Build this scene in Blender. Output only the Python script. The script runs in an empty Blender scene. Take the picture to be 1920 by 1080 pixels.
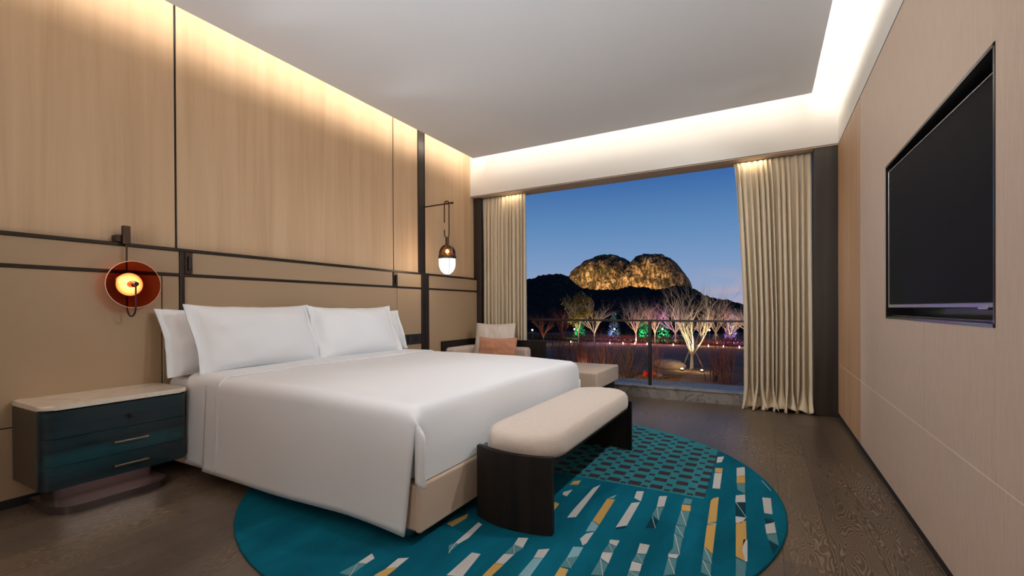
import bpy, bmesh, math, random
from math import sin, cos, pi, radians, sqrt
from mathutils import Vector, Matrix, noise

sc = bpy.context.scene
COL = sc.collection
PI = pi

# ------------------------------------------------------------------ camera
CX, CH = 3.7291, 1.10
YAW, PITCH, ROLL = 0.5053, -0.0042, -0.0048
FPX, PPX, PPY = 867.5, 953.0, 582.5
fwd = Vector((-sin(YAW)*cos(PITCH), cos(YAW)*cos(PITCH), sin(PITCH)))
rt = Vector((cos(YAW), sin(YAW), 0)); up = rt.cross(fwd)
r2 = rt*cos(ROLL)+up*sin(ROLL); u2 = -rt*sin(ROLL)+up*cos(ROLL)
cd = bpy.data.cameras.new('camera'); cam = bpy.data.objects.new('camera', cd); COL.objects.link(cam)
cam.matrix_world = Matrix(((r2.x, u2.x, -fwd.x, CX), (r2.y, u2.y, -fwd.y, 0), (r2.z, u2.z, -fwd.z, CH), (0, 0, 0, 1)))
cd.sensor_width = 36; cd.lens = FPX/1920*36
cd.shift_x = (960-PPX)/1920; cd.shift_y = (PPY-540)/1920
cd.clip_start = 0.05; cd.clip_end = 3000
sc.camera = cam

# ------------------------------------------------------------------ view
sc.view_settings.view_transform = 'Standard'
sc.view_settings.look = 'None'
sc.view_settings.gamma = 1.0
sc.view_settings.use_curve_mapping = False
sc.view_settings.exposure = 0.33
sc.cycles.use_denoising = True
sc.cycles.max_bounces = 8; sc.cycles.diffuse_bounces = 5; sc.cycles.glossy_bounces = 4
sc.cycles.transparent_max_bounces = 12; sc.cycles.transmission_bounces = 6
sc.cycles.sample_clamp_indirect = 4.0
sc.cycles.caustics_reflective = False; sc.cycles.caustics_refractive = False

def srgb(r, g, b):
    f = lambda c: (c/255/12.92) if c/255 <= 0.04045 else ((c/255+0.055)/1.055)**2.4
    return (f(r), f(g), f(b), 1)

# ------------------------------------------------------------------ dusk sky
W = bpy.data.worlds.new('dusk_sky'); sc.world = W; W.use_nodes = True
nt = W.node_tree; nt.nodes.clear()
o = nt.nodes.new('ShaderNodeOutputWorld'); bgd = nt.nodes.new('ShaderNodeBackground')
tc = nt.nodes.new('ShaderNodeTexCoord'); sep = nt.nodes.new('ShaderNodeSeparateXYZ')
rmp = nt.nodes.new('ShaderNodeValToRGB'); nt.links.new(tc.outputs['Generated'], sep.inputs[0]); nt.links.new(sep.outputs['Z'], rmp.inputs[0])
els = rmp.color_ramp.elements
els[0].position = 0.0; els[0].color = srgb(160, 168, 196)
els[1].position = 1.0; els[1].color = srgb(16, 34, 80)
for p_, c_ in ((0.045, (150, 168, 202)), (0.10, (126, 158, 202)), (0.17, (98, 142, 192)), (0.26, (64, 110, 174)), (0.34, (50, 94, 160))):
    e = els.new(p_); e.color = srgb(*c_)
# pink cloud bank low over the hills on the right
mp = nt.nodes.new('ShaderNodeMapping'); mp.inputs['Scale'].default_value = (5, 5, 22)
nz = nt.nodes.new('ShaderNodeTexNoise'); nz.inputs['Scale'].default_value = 2.2; nz.inputs['Detail'].default_value = 5
nt.links.new(tc.outputs['Generated'], mp.inputs[0]); nt.links.new(mp.outputs[0], nz.inputs['Vector'])
def wmath(op, a, b=None, clamp=False):
    m = nt.nodes.new('ShaderNodeMath'); m.operation = op; m.use_clamp = clamp
    for i, v in enumerate((a, b)):
        if v is None: continue
        if isinstance(v, (int, float)): m.inputs[i].default_value = v
        else: nt.links.new(v, m.inputs[i])
    return m.outputs[0]
low = wmath('MULTIPLY', wmath('SUBTRACT', 0.085, sep.outputs['Z'], True), 16, True)
side = wmath('MULTIPLY', wmath('ADD', sep.outputs['X'], 0.16, True), 9, True)
nn = wmath('MULTIPLY', wmath('SUBTRACT', nz.outputs['Fac'], 0.42, True), 5, True)
cm = wmath('MULTIPLY', wmath('MULTIPLY', low, side), nn)
mx = nt.nodes.new('ShaderNodeMix'); mx.data_type = 'RGBA'
nt.links.new(wmath('MULTIPLY', cm, 0.75), mx.inputs['Factor']); nt.links.new(rmp.outputs[0], mx.inputs['A']); mx.inputs['B'].default_value = srgb(192, 172, 186)
nt.links.new(mx.outputs['Result'], bgd.inputs['Color']); bgd.inputs['Strength'].default_value = 0.75
nt.links.new(bgd.outputs[0], o.inputs[0])

# ------------------------------------------------------------------ room constants
RW = 4.385       # right wall x
YB = 5.618       # bulkhead over the window
ZS = 2.72        # soffit height
ZC = 3.147       # floating ceiling slab, underside
ZU = 3.42        # upper ceiling
YBK = -2.6       # wall behind the camera

# ------------------------------------------------------------------ lights of the room and added fill lights
def area(name, loc, size, sizey, power, color, direction, spread=180):
    l = bpy.data.lights.new(name, 'AREA'); l.shape = 'RECTANGLE'; l.size = size; l.size_y = sizey
    l.energy = power; l.color = color; l.spread = radians(spread)
    ob = bpy.data.objects.new(name, l); COL.objects.link(ob); ob.location = loc
    ob.rotation_euler = Vector(direction).to_track_quat('-Z', 'Y').to_euler()
    return ob
def spot(name, loc, target, power, color, angle=60, blend=0.5, r=0.03):
    l = bpy.data.lights.new(name, 'SPOT'); l.energy = power; l.color = color; l.spot_size = radians(angle); l.spot_blend = blend; l.shadow_soft_size = r
    ob = bpy.data.objects.new(name, l); COL.objects.link(ob); ob.location = loc
    ob.rotation_euler = (Vector(target)-Vector(loc)).to_track_quat('-Z', 'Y').to_euler()
    return ob
def point(name, loc, power, color, r=0.05):
    l = bpy.data.lights.new(name, 'POINT'); l.energy = power; l.color = color; l.shadow_soft_size = r
    ob = bpy.data.objects.new(name, l); COL.objects.link(ob); ob.location = loc
    return ob
WARM = (1.0, 0.84, 0.66); SOFT = (1.0, 0.93, 0.85)
# strips lying on top of the floating ceiling, washing the walls
YL = YB+2.6
strip_l = area('cove_light_left', (0.300, (YB+YBK)/2, ZC+0.115), 0.05, 8.0, 25, (1.0, 0.92, 0.81), (-1, 0, 0)); strip_l.rotation_euler = (0, radians(96), 0)
strip_w = area('cove_light_window', (RW/2, YB-0.36, ZC+0.115), 4.0, 0.05, 7.5, (1.0, 0.93, 0.84), (0, 1, 0.1))
strip_r = area('cove_light_right', (RW-0.30, (YB+YBK)/2, ZC+0.115), 0.05, 8.0, 29, (1.0, 0.93, 0.84), (1, 0, 0.1)); strip_r.rotation_euler = (0, radians(-96), 0)
# right slot beside the ceiling panel: downlights inferred from the bench's shadow on the rug
# left slot and the curtain-aimed right one: unseen fill added for wall and curtains
for x_, y_, tx, ty, tz, p_ in ((RW-0.12, 2.0, 1.6, 2.3, 0.30, 34), (RW-0.12, 2.9, 1.6, 3.0, 0.30, 78), (RW-0.12, 4.3, 1.6, 4.2, 0.30, 48), (RW-0.12, 4.6, 0.7, 5.7, 0.9, 40),
                               (0.13, -1.0, RW, 0.6, 0.9, 45), (0.13, 2.0, RW, 2.2, 0.8, 52), (0.13, 3.2, RW, 3.9, 0.8, 45), (0.13, 3.9, 3.9, 5.75, 0.7, 125)):
    spot('slot_downlight_and_fill', (x_, y_, 3.03), (tx, ty, tz), p_, (0.94, 0.97, 1.0), 84 if p_ < 100 else 46, 0.85, 0.05)
# unseen fill spots without fixtures, added out of frame to brighten the ceiling
spot('fill_uplight', (3.2, 0.2, 0.9), (2.2, 3.6, 3.15), 165, (0.92, 0.96, 1.0), 100, 1.0, 0.20)
spot('fill_uplight', (1.4, -1.2, 1.0), (1.6, 1.6, 3.15), 115, (0.92, 0.96, 1.0), 105, 1.0, 0.20)

point('back_fill_light', (2.3, -1.7, 1.7), 34, (0.92, 0.96, 1.0), 0.30)  # added fill behind the camera, lifts the near side of the duvet

# ------------------------------------------------------------------ material helpers
def mat(name, color=(0.5, 0.5, 0.5, 1), rough=0.5, metal=0.0, spec=0.5, emis=None, estr=0.0, alpha=1.0, coat=0.0, sheen=0.0):
    m = bpy.data.materials.new(name); m.use_nodes = True
    b = m.node_tree.nodes['Principled BSDF']
    b.inputs['Base Color'].default_value = color; b.inputs['Roughness'].default_value = rough
    b.inputs['Metallic'].default_value = metal; b.inputs['Specular IOR Level'].default_value = spec
    b.inputs['Coat Weight'].default_value = coat; b.inputs['Sheen Weight'].default_value = sheen
    if emis: b.inputs['Emission Color'].default_value = emis; b.inputs['Emission Strength'].default_value = estr
    return m
class NT:
    def __init__(s, m): s.m = m; s.t = m.node_tree; s.b = s.t.nodes['Principled BSDF']
    def n(s, ty, **kw):
        x = s.t.nodes.new('ShaderNode'+ty)
        for k, v in kw.items(): setattr(x, k, v)
        return x
    def l(s, a, b): s.t.links.new(a, b)
    def coord(s, scale=(1, 1, 1), rot=(0, 0, 0), which='Object'):
        c = s.n('TexCoord'); m = s.n('Mapping'); m.inputs['Scale'].default_value = scale; m.inputs['Rotation'].default_value = rot
        s.l(c.outputs[which], m.inputs[0]); return m.outputs[0]
    def noise(s, vec, scale=5, detail=4, rough=0.5, dist=0.0):
        x = s.n('TexNoise'); x.inputs['Scale'].default_value = scale; x.inputs['Detail'].default_value = detail
        x.inputs['Roughness'].default_value = rough; x.inputs['Distortion'].default_value = dist; s.l(vec, x.inputs['Vector']); return x.outputs['Fac']
    def ramp(s, fac, stops):
        x = s.n('ValToRGB'); e = x.color_ramp.elements
        e[0].position, e[0].color = stops[0]; e[1].position, e[1].color = stops[-1]
        for p_, c_ in stops[1:-1]: q = e.new(p_); q.color = c_
        s.l(fac, x.inputs[0]); return x.outputs[0]
    def math(s, op, a, b=None, clamp=False):
        m = s.n('Math'); m.operation = op; m.use_clamp = clamp
        for i, v in enumerate((a, b)):
            if v is None: continue
            if isinstance(v, (int, float)): m.inputs[i].default_value = v
            else: s.l(v, m.inputs[i])
        return m.outputs[0]
    def mix(s, f, a, b, blend='MIX'):
        m = s.n('Mix'); m.data_type = 'RGBA'; m.blend_type = blend
        for k, v in (('Factor', f), ('A', a), ('B', b)):
            if isinstance(v, (int, float, tuple)): m.inputs[k].default_value = v
            else: s.l(v, m.inputs[k])
        return m.outputs['Result']
    def color(s, c): s.l(c, s.b.inputs['Base Color'])
    def bump(s, h, strength=0.3, dist=0.01):
        x = s.n('Bump'); x.inputs['Strength'].default_value = strength; x.inputs['Distance'].default_value = dist
        s.l(h, x.inputs['Height']); s.l(x.outputs[0], s.b.inputs['Normal'])

def wood(name, c1, c2, c3, axis='z', rough=0.4, fine=60, coat=0.0, bump=0.05):
    """grain running along axis"""
    m = mat(name, c1, rough, coat=coat); t = NT(m)
    sc_ = {'z': (1, 1, 0.045), 'y': (1, 0.045, 1), 'x': (0.045, 1, 1)}[axis]
    v = t.coord(sc_)
    a = t.noise(v, 9, 5, 0.6, 0.6); b = t.noise(v, fine, 3, 0.6)
    c = t.ramp(a, [(0.32, c2), (0.5, c1), (0.68, c3)])
    c = t.mix(t.math('MULTIPLY', b, 0.28), c, c2)
    t.color(c); t.bump(b, bump, 0.002)
    return m

M = {}
M['wood_light'] = wood('oak_veneer', (0.62, 0.42, 0.25, 1), (0.54, 0.355, 0.205, 1), (0.67, 0.465, 0.285, 1), 'z', 0.6)
M['leather'] = mat('tan_wall_leather', (0.40, 0.275, 0.163, 1), 0.5); t = NT(M['leather']); t.bump(t.noise(t.coord(), 260, 2), 0.08, 0.002)
M['bronze'] = mat('dark_bronze', (0.030, 0.020, 0.014, 1), 0.38, 0.5)
M['black_gap'] = mat('black_shadow_gap', (0.012, 0.010, 0.009, 1), 0.6)
M['white_paint'] = mat('warm_white_paint', (0.80, 0.76, 0.70, 1), 0.7)
M['ceiling_paint'] = mat('matt_ceiling_paint', (0.80, 0.81, 0.83, 1), 0.9, spec=0.1)
M['soffit_tan'] = mat('tan_soffit_paint', (0.52, 0.38, 0.27, 1), 0.6)
M['panel_dark'] = wood('dark_stained_panel', (0.030, 0.022, 0.017, 1), (0.016, 0.012, 0.010, 1), (0.045, 0.033, 0.025, 1), 'z', 0.4)
# pale woven wall laminate
m = mat('woven_wall_laminate', (0.55, 0.42, 0.33, 1), 0.6); t = NT(m)
va = t.noise(t.coord((1, 1, 0.05)), 170, 3, 0.7); vb = t.noise(t.coord((1, 0.15, 1)), 240, 2); vc = t.noise(t.coord((1, 1, 0.3)), 2.5, 2)
c = t.ramp(va, [(0.3, (0.54, 0.41, 0.31, 1)), (0.7, (0.68, 0.535, 0.42, 1))])
c = t.mix(t.math('MULTIPLY', vb, 0.35), c, (0.52, 0.39, 0.29, 1)); c = t.mix(t.math('MULTIPLY', vc, 0.25), c, (0.70, 0.53, 0.44, 1))
t.color(c); t.bump(va, 0.10, 0.002); M['laminate'] = m
M['wood_right'] = wood('warm_oak_veneer', (0.50, 0.30, 0.165, 1), (0.41, 0.24, 0.125, 1), (0.56, 0.36, 0.21, 1), 'z', 0.5)
# floor: dark cerused oak planks running towards the window
m = mat('cerused_oak_planks', (0.08, 0.06, 0.045, 1), 0.42); t = NT(m)
v = t.coord((1, 1, 1), (0, 0, PI/2))
br = t.n('TexBrick'); br.offset = 0.37; br.inputs['Scale'].default_value = 1; br.inputs['Brick Width'].default_value = 1.7; br.inputs['Row Height'].default_value = 0.19
br.inputs['Mortar Size'].default_value = 0.0015; br.inputs['Color1'].default_value = (0, 0, 0, 1); br.inputs['Color2'].default_value = (1, 1, 1, 1); br.inputs['Mortar'].default_value = (0.5, 0.5, 0.5, 1)
t.l(v, br.inputs['Vector'])
plank = t.n('SeparateColor'); t.l(br.outputs['Color'], plank.inputs[0]); pv = plank.outputs[0]
# per plank shift of the grain
vm = t.n('VectorMath'); vm.operation = 'ADD'; cb = t.n('CombineXYZ'); t.l(t.math('MULTIPLY', pv, 13.0), cb.inputs[0]); t.l(t.math('MULTIPLY', pv, 7.0), cb.inputs[1])
obj_c = t.coord((1, 1, 1)); t.l(obj_c, vm.inputs[0]); t.l(cb.outputs[0], vm.inputs[1])
mp2 = t.n('Mapping'); mp2.inputs['Scale'].default_value = (1.0, 0.20, 1); t.l(vm.outputs[0], mp2.inputs[0])
big = t.noise(mp2.outputs[0], 5.5, 3, 0.5, 0.35)
rings = t.math('FRACT', t.math('MULTIPLY', big, 46))
ring = t.ramp(rings, [(0.0, (0, 0, 0, 1)), (0.30, (0, 0, 0, 1)), (0.62, (1, 1, 1, 1)), (0.80, (0.1, 0.1, 0.1, 1)), (1.0, (0, 0, 0, 1))])
fine = t.noise(mp2.outputs[0], 90, 3, 0.7)
base = t.mix(pv, (0.055, 0.038, 0.027, 1), (0.115, 0.082, 0.055, 1))
base = t.mix(t.math('MULTIPLY', t.math('SUBTRACT', fine, 0.35, True), 1.0, True), base, (0.17, 0.125, 0.088, 1))
patch = t.math('MULTIPLY', t.math('SUBTRACT', t.noise(t.coord((1, 0.5, 1)), 1.3, 2), 0.40, True), 4.0, True)
base = t.mix(t.math('MULTIPLY', t.math('MULTIPLY', ring, patch), 0.90), base, (0.37, 0.27, 0.175, 1))
base = t.mix(t.math('MULTIPLY', br.outputs['Fac'], 0.8), base, (0.02, 0.014, 0.01, 1))
t.color(base); t.bump(t.math('ADD', fine, t.math('MULTIPLY', ring, 0.5)), 0.12, 0.003); t.b.inputs['Roughness'].default_value = 0.36
M['floor'] = m
# grey marble
m = mat('grey_marble', (0.3, 0.28, 0.26, 1), 0.45); t = NT(m); v = t.coord((1, 1, 1))
n1 = t.noise(v, 3, 6, 0.6, 1.6); vein = t.ramp(n1, [(0.47, (0.30, 0.28, 0.26, 1)), (0.5, (0.11, 0.10, 0.09, 1)), (0.515, (0.36, 0.335, 0.31, 1)), (0.8, (0.42, 0.39, 0.36, 1))])
t.color(t.mix(t.math('MULTIPLY', t.noise(v, 14, 4), 0.6), vein, (0.16, 0.145, 0.13, 1))); M['marble'] = m
m = mat('beige_stone_top', (0.62, 0.52, 0.41, 1), 0.2, coat=0.3); t = NT(m); v = t.coord()
t.color(t.ramp(t.noise(v, 6, 6, 0.6, 1.0), [(0.35, (0.74, 0.63, 0.51, 1)), (0.52, (0.82, 0.72, 0.60, 1)), (0.66, (0.68, 0.57, 0.45, 1))])); M['stone'] = m
# fabrics
def fabric(name, c, rough=0.85, scale=500, bump=0.15, sheen=0.15, var=0.0, c2=None, big=0.0):
    m = mat(name, c, rough, sheen=sheen, spec=0.2); t = NT(m); v = t.coord()
    h = t.noise(v, scale, 2)
    if big: h = t.math('ADD', h, t.math('MULTIPLY', t.noise(t.coord((1, 1, 0.5)), 3.2, 3, 0.5, 0.8), big))
    if var: t.color(t.mix(t.math('MULTIPLY', t.noise(v, scale*0.35, 3, 0.7), var), c, c2))
    t.bump(h, bump, 0.003); return m
M['linen'] = fabric('white_cotton_linen', (0.80, 0.80, 0.81, 1), 0.75, 700, 0.06, 0.1)
M['pillowcase'] = fabric('white_pillow_cotton', (0.82, 0.83, 0.84, 1), 0.75, 700, 0.06, 0.1)
M['leatherette'] = fabric('beige_bed_leather', (0.60, 0.455, 0.34, 1), 0.45, 420, 0.06, 0.0)
M['bench_fabric'] = fabric('oatmeal_boucle', (0.64, 0.535, 0.45, 1), 0.9, 130, 0.5, 0.3, 0.6, (0.46, 0.37, 0.30, 1))
M['sofa_fabric'] = fabric('beige_sofa_linen', (0.62, 0.49, 0.37, 1), 0.9, 320, 0.2, 0.2, 0.3, (0.52, 0.40, 0.30, 1))
M['back_fabric'] = fabric('blush_beige_fabric', (0.62, 0.50, 0.43, 1), 0.9, 320, 0.2, 0.2)
M['cream'] = fabric('cream_cushion_cotton', (0.70, 0.62, 0.54, 1), 0.9, 300, 0.2, 0.2)
M['terracotta'] = fabric('terracotta_velvet', (0.56, 0.26, 0.155, 1), 0.7, 120, 0.3, 0.5, 0.4, (0.42, 0.18, 0.10, 1))
M['curtain'] = fabric('sand_curtain_cloth', (0.74, 0.63, 0.46, 1), 0.85, 420, 0.15, 0.2, 0.5, (0.60, 0.50, 0.35, 1))
M['dark_wood'] = wood('espresso_stained_wood', (0.018, 0.013, 0.010, 1), (0.011, 0.008, 0.007, 1), (0.027, 0.020, 0.015, 1), 'z', 0.5); M['dark_wood'].node_tree.nodes['Principled BSDF'].inputs['Specular IOR Level'].default_value = 0.2
M['teal_wood'] = wood('teal_lacquered_wood', (0.004, 0.024, 0.033, 1), (0.003, 0.006, 0.009, 1), (0.005, 0.062, 0.076, 1), 'y', 0.35, 60, 0.3)
M['brown_lacquer'] = mat('brown_lacquer', (0.028, 0.020, 0.016, 1), 0.35, coat=0.3)
M['plinth'] = mat('glossy_plum_brown_lacquer', (0.050, 0.034, 0.032, 1), 0.22, coat=0.6)
M['brass'] = mat('aged_brass', (0.33, 0.25, 0.17, 1), 0.35, 1.0)
M['bronze_metal'] = mat('burnished_bronze', (0.075, 0.045, 0.032, 1), 0.35, 0.9)
M['tv_screen'] = mat('black_tv_glass', (0.006, 0.006, 0.006, 1), 0.6, spec=0.10)
M['silver'] = mat('brushed_silver', (0.60, 0.60, 0.62, 1), 0.3, 1.0)
M['black_plastic'] = mat('black_plastic', (0.015, 0.015, 0.016, 1), 0.4)
M['niche_metal'] = mat('dark_niche_lining', (0.035, 0.032, 0.032, 1), 0.28, 0.6)
def glass(name, tint, gloss=0.12, rough=0.02):
    m = bpy.data.materials.new(name); m.use_nodes = True; nt = m.node_tree; nt.nodes.clear()
    o = nt.nodes.new('ShaderNodeOutputMaterial'); tr = nt.nodes.new('ShaderNodeBsdfTransparent'); tr.inputs[0].default_value = tint
    gl = nt.nodes.new('ShaderNodeBsdfGlossy'); gl.inputs['Roughness'].default_value = rough; gl.inputs[0].default_value = (1, 1, 1, 1)
    fr = nt.nodes.new('ShaderNodeFresnel'); fr.inputs[0].default_value = 1.45
    mu = nt.nodes.new('ShaderNodeMath'); mu.operation = 'MULTIPLY'; mu.inputs[1].default_value = gloss; nt.links.new(fr.outputs[0], mu.inputs[0])
    mi = nt.nodes.new('ShaderNodeMixShader'); nt.links.new(mu.outputs[0], mi.inputs[0]); nt.links.new(tr.outputs[0], mi.inputs[1]); nt.links.new(gl.outputs[0], mi.inputs[2]); nt.links.new(mi.outputs[0], o.inputs[0])
    return m
M['window_glass'] = glass('clear_window_glass', (0.98, 0.99, 0.99, 1), 0.006)
M['rail_glass'] = glass('clear_balustrade_glass', (0.90, 0.92, 0.92, 1), 0.01)
M['amber_glass'] = glass('amber_glass', (0.78, 0.34, 0.20, 1), 0.6)
M['copper_glass'] = glass('copper_glass', (0.86, 0.50, 0.30, 1), 1.5, 0.04)
def emit(name, c, s):
    m = bpy.data.materials.new(name); m.use_nodes = True; nt = m.node_tree; nt.nodes.clear()
    o = nt.nodes.new('ShaderNodeOutputMaterial'); e = nt.nodes.new('ShaderNodeEmission'); e.inputs[0].default_value = c; e.inputs[1].default_value = s
    nt.links.new(e.outputs[0], o.inputs[0]); return m
M['glow_warm'] = emit('warm_glowing_bulb', (1.0, 0.80, 0.52, 1), 1.0)
gt = M['glow_warm'].node_tree; g1 = gt.nodes.new('ShaderNodeTexCoord'); g2 = gt.nodes.new('ShaderNodeVectorMath'); g2.operation = 'LENGTH'; g3 = gt.nodes.new('ShaderNodeMapRange')
g4 = gt.nodes.new('ShaderNodeMapping'); g4.inputs['Scale'].default_value = (0, 1, 1); gt.links.new(g1.outputs['Object'], g4.inputs[0]); gt.links.new(g4.outputs[0], g2.inputs[0])
g3.inputs['From Min'].default_value = 0.0; g3.inputs['From Max'].default_value = 0.074; g3.inputs['To Min'].default_value = 26.0; g3.inputs['To Max'].default_value = 2.4; gt.links.new(g2.outputs['Value'], g3.inputs['Value'])
gt.links.new(g3.outputs[0], [n for n in gt.nodes if n.type == 'EMISSION'][0].inputs[1])
M['glow_white'] = emit('frosted_glowing_glass', (1.0, 0.93, 0.86, 1), 1.25)
M['lamp_out'] = emit('garden_lamp_glow', (1.0, 0.80, 0.45, 1), 14)
M['lamp_spot'] = emit('ground_spot_glow', (1.0, 0.72, 0.28, 1), 22)

# ------------------------------------------------------------------ mesh helpers
def new(): return bmesh.new()
def box(bm, x0, x1, y0, y1, z0, z1, bev=0.0, seg=2, mi=0):
    r = bmesh.ops.create_cube(bm, size=1.0); vs = r['verts']
    bmesh.ops.scale(bm, vec=(x1-x0, y1-y0, z1-z0), verts=vs); bmesh.ops.translate(bm, vec=((x0+x1)/2, (y0+y1)/2, (z0+z1)/2), verts=vs)
    fs = list({f for v in vs for f in v.link_faces})
    for f in fs: f.material_index = mi
    if bev:
        es = list({e for v in vs for e in v.link_edges})
        bmesh.ops.bevel(bm, geom=es, offset=bev, segments=seg, profile=0.5, affect='EDGES')
    return bm
def tube(bm, pts, r, seg=8, cap=True, mi=0):
    pts = [Vector(p) for p in pts]; rs = r if isinstance(r, (list, tuple)) else [r]*len(pts)
    rings = []; prevn = None
    for i, p in enumerate(pts):
        d = (pts[min(i+1, len(pts)-1)]-pts[max(i-1, 0)]).normalized()
        if prevn is None:
            a = Vector((0, 0, 1)) if abs(d.z) < 0.9 else Vector((1, 0, 0)); n_ = d.cross(a).normalized()
        else: n_ = (prevn-d*prevn.dot(d)).normalized()
        prevn = n_; b_ = d.cross(n_)
        rings.append([bm.verts.new(p+(n_*cos(2*PI*k/seg)+b_*sin(2*PI*k/seg))*rs[i]) for k in range(seg)])
    for a, b in zip(rings, rings[1:]):
        for k in range(seg):
            f = bm.faces.new((a[k], a[(k+1) % seg], b[(k+1) % seg], b[k])); f.material_index = mi
    if cap:
        for rr in (rings[0][::-1], rings[-1]):
            f = bm.faces.new(rr); f.material_index = mi
def lathe(bm, prof, c=(0, 0, 0), seg=32, axis='z', mi=0):
    rings = []
    for r, h in prof:
        ring = []
        for k in range(seg):
            a = 2*PI*k/seg; u, v = r*cos(a), r*sin(a)
            p = {'z': (u, v, h), 'x': (h, u, v), 'y': (u, h, v)}[axis]
            ring.append(bm.verts.new(Vector(c)+Vector(p)))
        rings.append(ring)
    for a, b in zip(rings, rings[1:]):
        for k in range(seg):
            f = bm.faces.new((a[k], a[(k+1) % seg], b[(k+1) % seg], b[k])); f.material_index = mi
    for rr in (rings[0][::-1], rings[-1]):
        if (rr[0].co-rr[seg//2].co).length > 1e-5:
            f = bm.faces.new(rr); f.material_index = mi
def prism(bm, poly, z0, z1, bev=0.0, mi=0, seg=3):
    lo = [bm.verts.new((x, y, z0)) for x, y in poly]; hi = [bm.verts.new((x, y, z1)) for x, y in poly]
    n_ = len(poly); fs = [bm.faces.new(lo[::-1]), bm.faces.new(hi)]
    for k in range(n_): fs.append(bm.faces.new((lo[k], lo[(k+1) % n_], hi[(k+1) % n_], hi[k])))
    for f in fs: f.material_index = mi
    if bev:
        es = list(fs[0].edges)+list(fs[1].edges)
        bmesh.ops.bevel(bm, geom=es, offset=bev, segments=seg, profile=0.5, affect='EDGES')
def rrect(x0, x1, y0, y1, r, seg=8, rs=None):
    rs = rs or (r, r, r, r); P = []   # corners: (x1,y1),(x0,y1),(x0,y0),(x1,y0)
    for (cx, cy, a0), q in zip(((x1, y1, 0), (x0, y1, PI/2), (x0, y0, PI), (x1, y0, 3*PI/2)), rs):
        sx = -1 if cx == x1 else 1; sy = -1 if cy == y1 else 1
        for k in range(seg+1):
            a = a0+PI/2*k/seg; P.append((cx+sx*q+q*cos(a), cy+sy*q+q*sin(a)))
            if q < 1e-4: break
    return P
def grid(bm, f, nu, nv, skip=None, mi=0):
    V = [[bm.verts.new(f(i/nu, j/nv)) for j in range(nv+1)] for i in range(nu+1)]
    for i in range(nu):
        for j in range(nv):
            if skip and skip(i, j): continue
            q = bm.faces.new((V[i][j], V[i+1][j], V[i+1][j+1], V[i][j+1])); q.material_index = mi
    return V
def obj(name, bm, m, parent=None, smooth=40, origin=None):
    bmesh.ops.remove_doubles(bm, verts=bm.verts, dist=1e-5)
    loose = [v for v in bm.verts if not v.link_faces]
    if loose: bmesh.ops.delete(bm, geom=loose, context='VERTS')
    bmesh.ops.recalc_face_normals(bm, faces=bm.faces)
    me = bpy.data.meshes.new(name); bm.to_mesh(me); bm.free()
    for q in (m if isinstance(m, (list, tuple)) else [m]): me.materials.append(q)
    if smooth: me.shade_smooth(); me.set_sharp_from_angle(angle=radians(smooth))
    ob = bpy.data.objects.new(name, me); COL.objects.link(ob)
    if smooth and len(me.polygons) < 2500:
        wn_ = ob.modifiers.new('weighted_normals', 'WEIGHTED_NORMAL'); wn_.keep_sharp = True; wn_.weight = 80
    if parent is not None:
        ob.parent = parent
        pm = parent_world(parent); me.transform(pm.inverted())
    elif origin is not None:
        me.transform(Matrix.Translation(-Vector(origin))); ob.location = origin
    return ob
def parent_world(p):
    mtx = Matrix.LocRotScale(p.location, p.rotation_euler, p.scale)
    return (parent_world(p.parent) @ mtx) if p.parent else mtx
def tag(o, label, cat, group=None, kind=None):
    o['label'] = label; o['category'] = cat
    if group: o['group'] = group
    if kind: o['kind'] = kind
    return o
def thing(name, loc, label, cat, group=None):
    o = bpy.data.objects.new(name, None); COL.objects.link(o); o.location = loc; o.empty_display_size = 0.1
    return tag(o, label, cat, group)
def struct(name, bm, m, label, cat, parent=None, smooth=40):
    o = obj(name, bm, m, parent, smooth)
    if parent is None: tag(o, label, cat, kind='structure')
    return o
def copy_tree(o, parent=None):
    c = o.copy(); COL.objects.link(c); c.parent = parent
    for ch in list(o.children): copy_tree(ch, c)
    return c

# ================================================================== THE SETTING
YW = 6.0          # window glass plane
struct('floor', box(new(), -0.1, RW+0.2, YBK, 5.80, -0.12, 0), M['floor'], 'dark brown cerused oak plank floor', 'floor')
# left wall ----------------------------------------------------------
b = new(); box(b, -0.16, -0.012, YBK, YW+0.2, -0.12, ZU+0.1)
wl = struct('wall_left', b, M['black_gap'], 'long panelled wall behind the bed, pale wood above and tan leather below', 'wall')
def wpanel(x0, x1, y0, y1, z0, z1, m, name, bev=0.003):
    obj(name, box(new(), x0, x1, y0, y1, z0, z1, bev, 1), m, wl)
for y0, y1 in ((YBK, -0.75), (-0.738, 1.766), (1.782, 4.017), (4.031, 4.452), (4.572, YW)):
    wpanel(-0.012, 0.0, y0, y1, 1.50, ZU, M['wood_light'], 'wood_panel')
for y0, y1 in ((YBK, 0.10), (0.104, 1.7675), (1.853, 3.950), (4.026, 4.446), (4.583, 5.70)):
    wpanel(0.0, 0.052, y0, y1, 1.363, 1.523, M['leather'], 'leather_band', 0.004)
for y0, y1 in ((YBK, 1.653), (1.659, 1.766), (1.797, 4.019), (4.025, 4.446), (4.583, 5.70)):
    for z0, z1 in (((0.05, 0.445), (0.451, 1.345)) if y0 < 1.5 else ((0.05, 1.345),)):
        wpanel(0.0, 0.052, y0, y1, z0, z1, M['leather'], 'leather_panel', 0.004)
for ya, yb in ((YBK, YW),):
    wpanel(0.0, 0.045, ya, 5.70, 0.0, 1.52, M['black_gap'], 'backing', 0)
b = new()
box(b, 0, 0.062, YBK, 5.70, 1.523, 1.545, 0.002, 1); box(b, 0, 0.060, YBK, 5.70, 1.344, 1.364, 0.002, 1)
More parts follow.
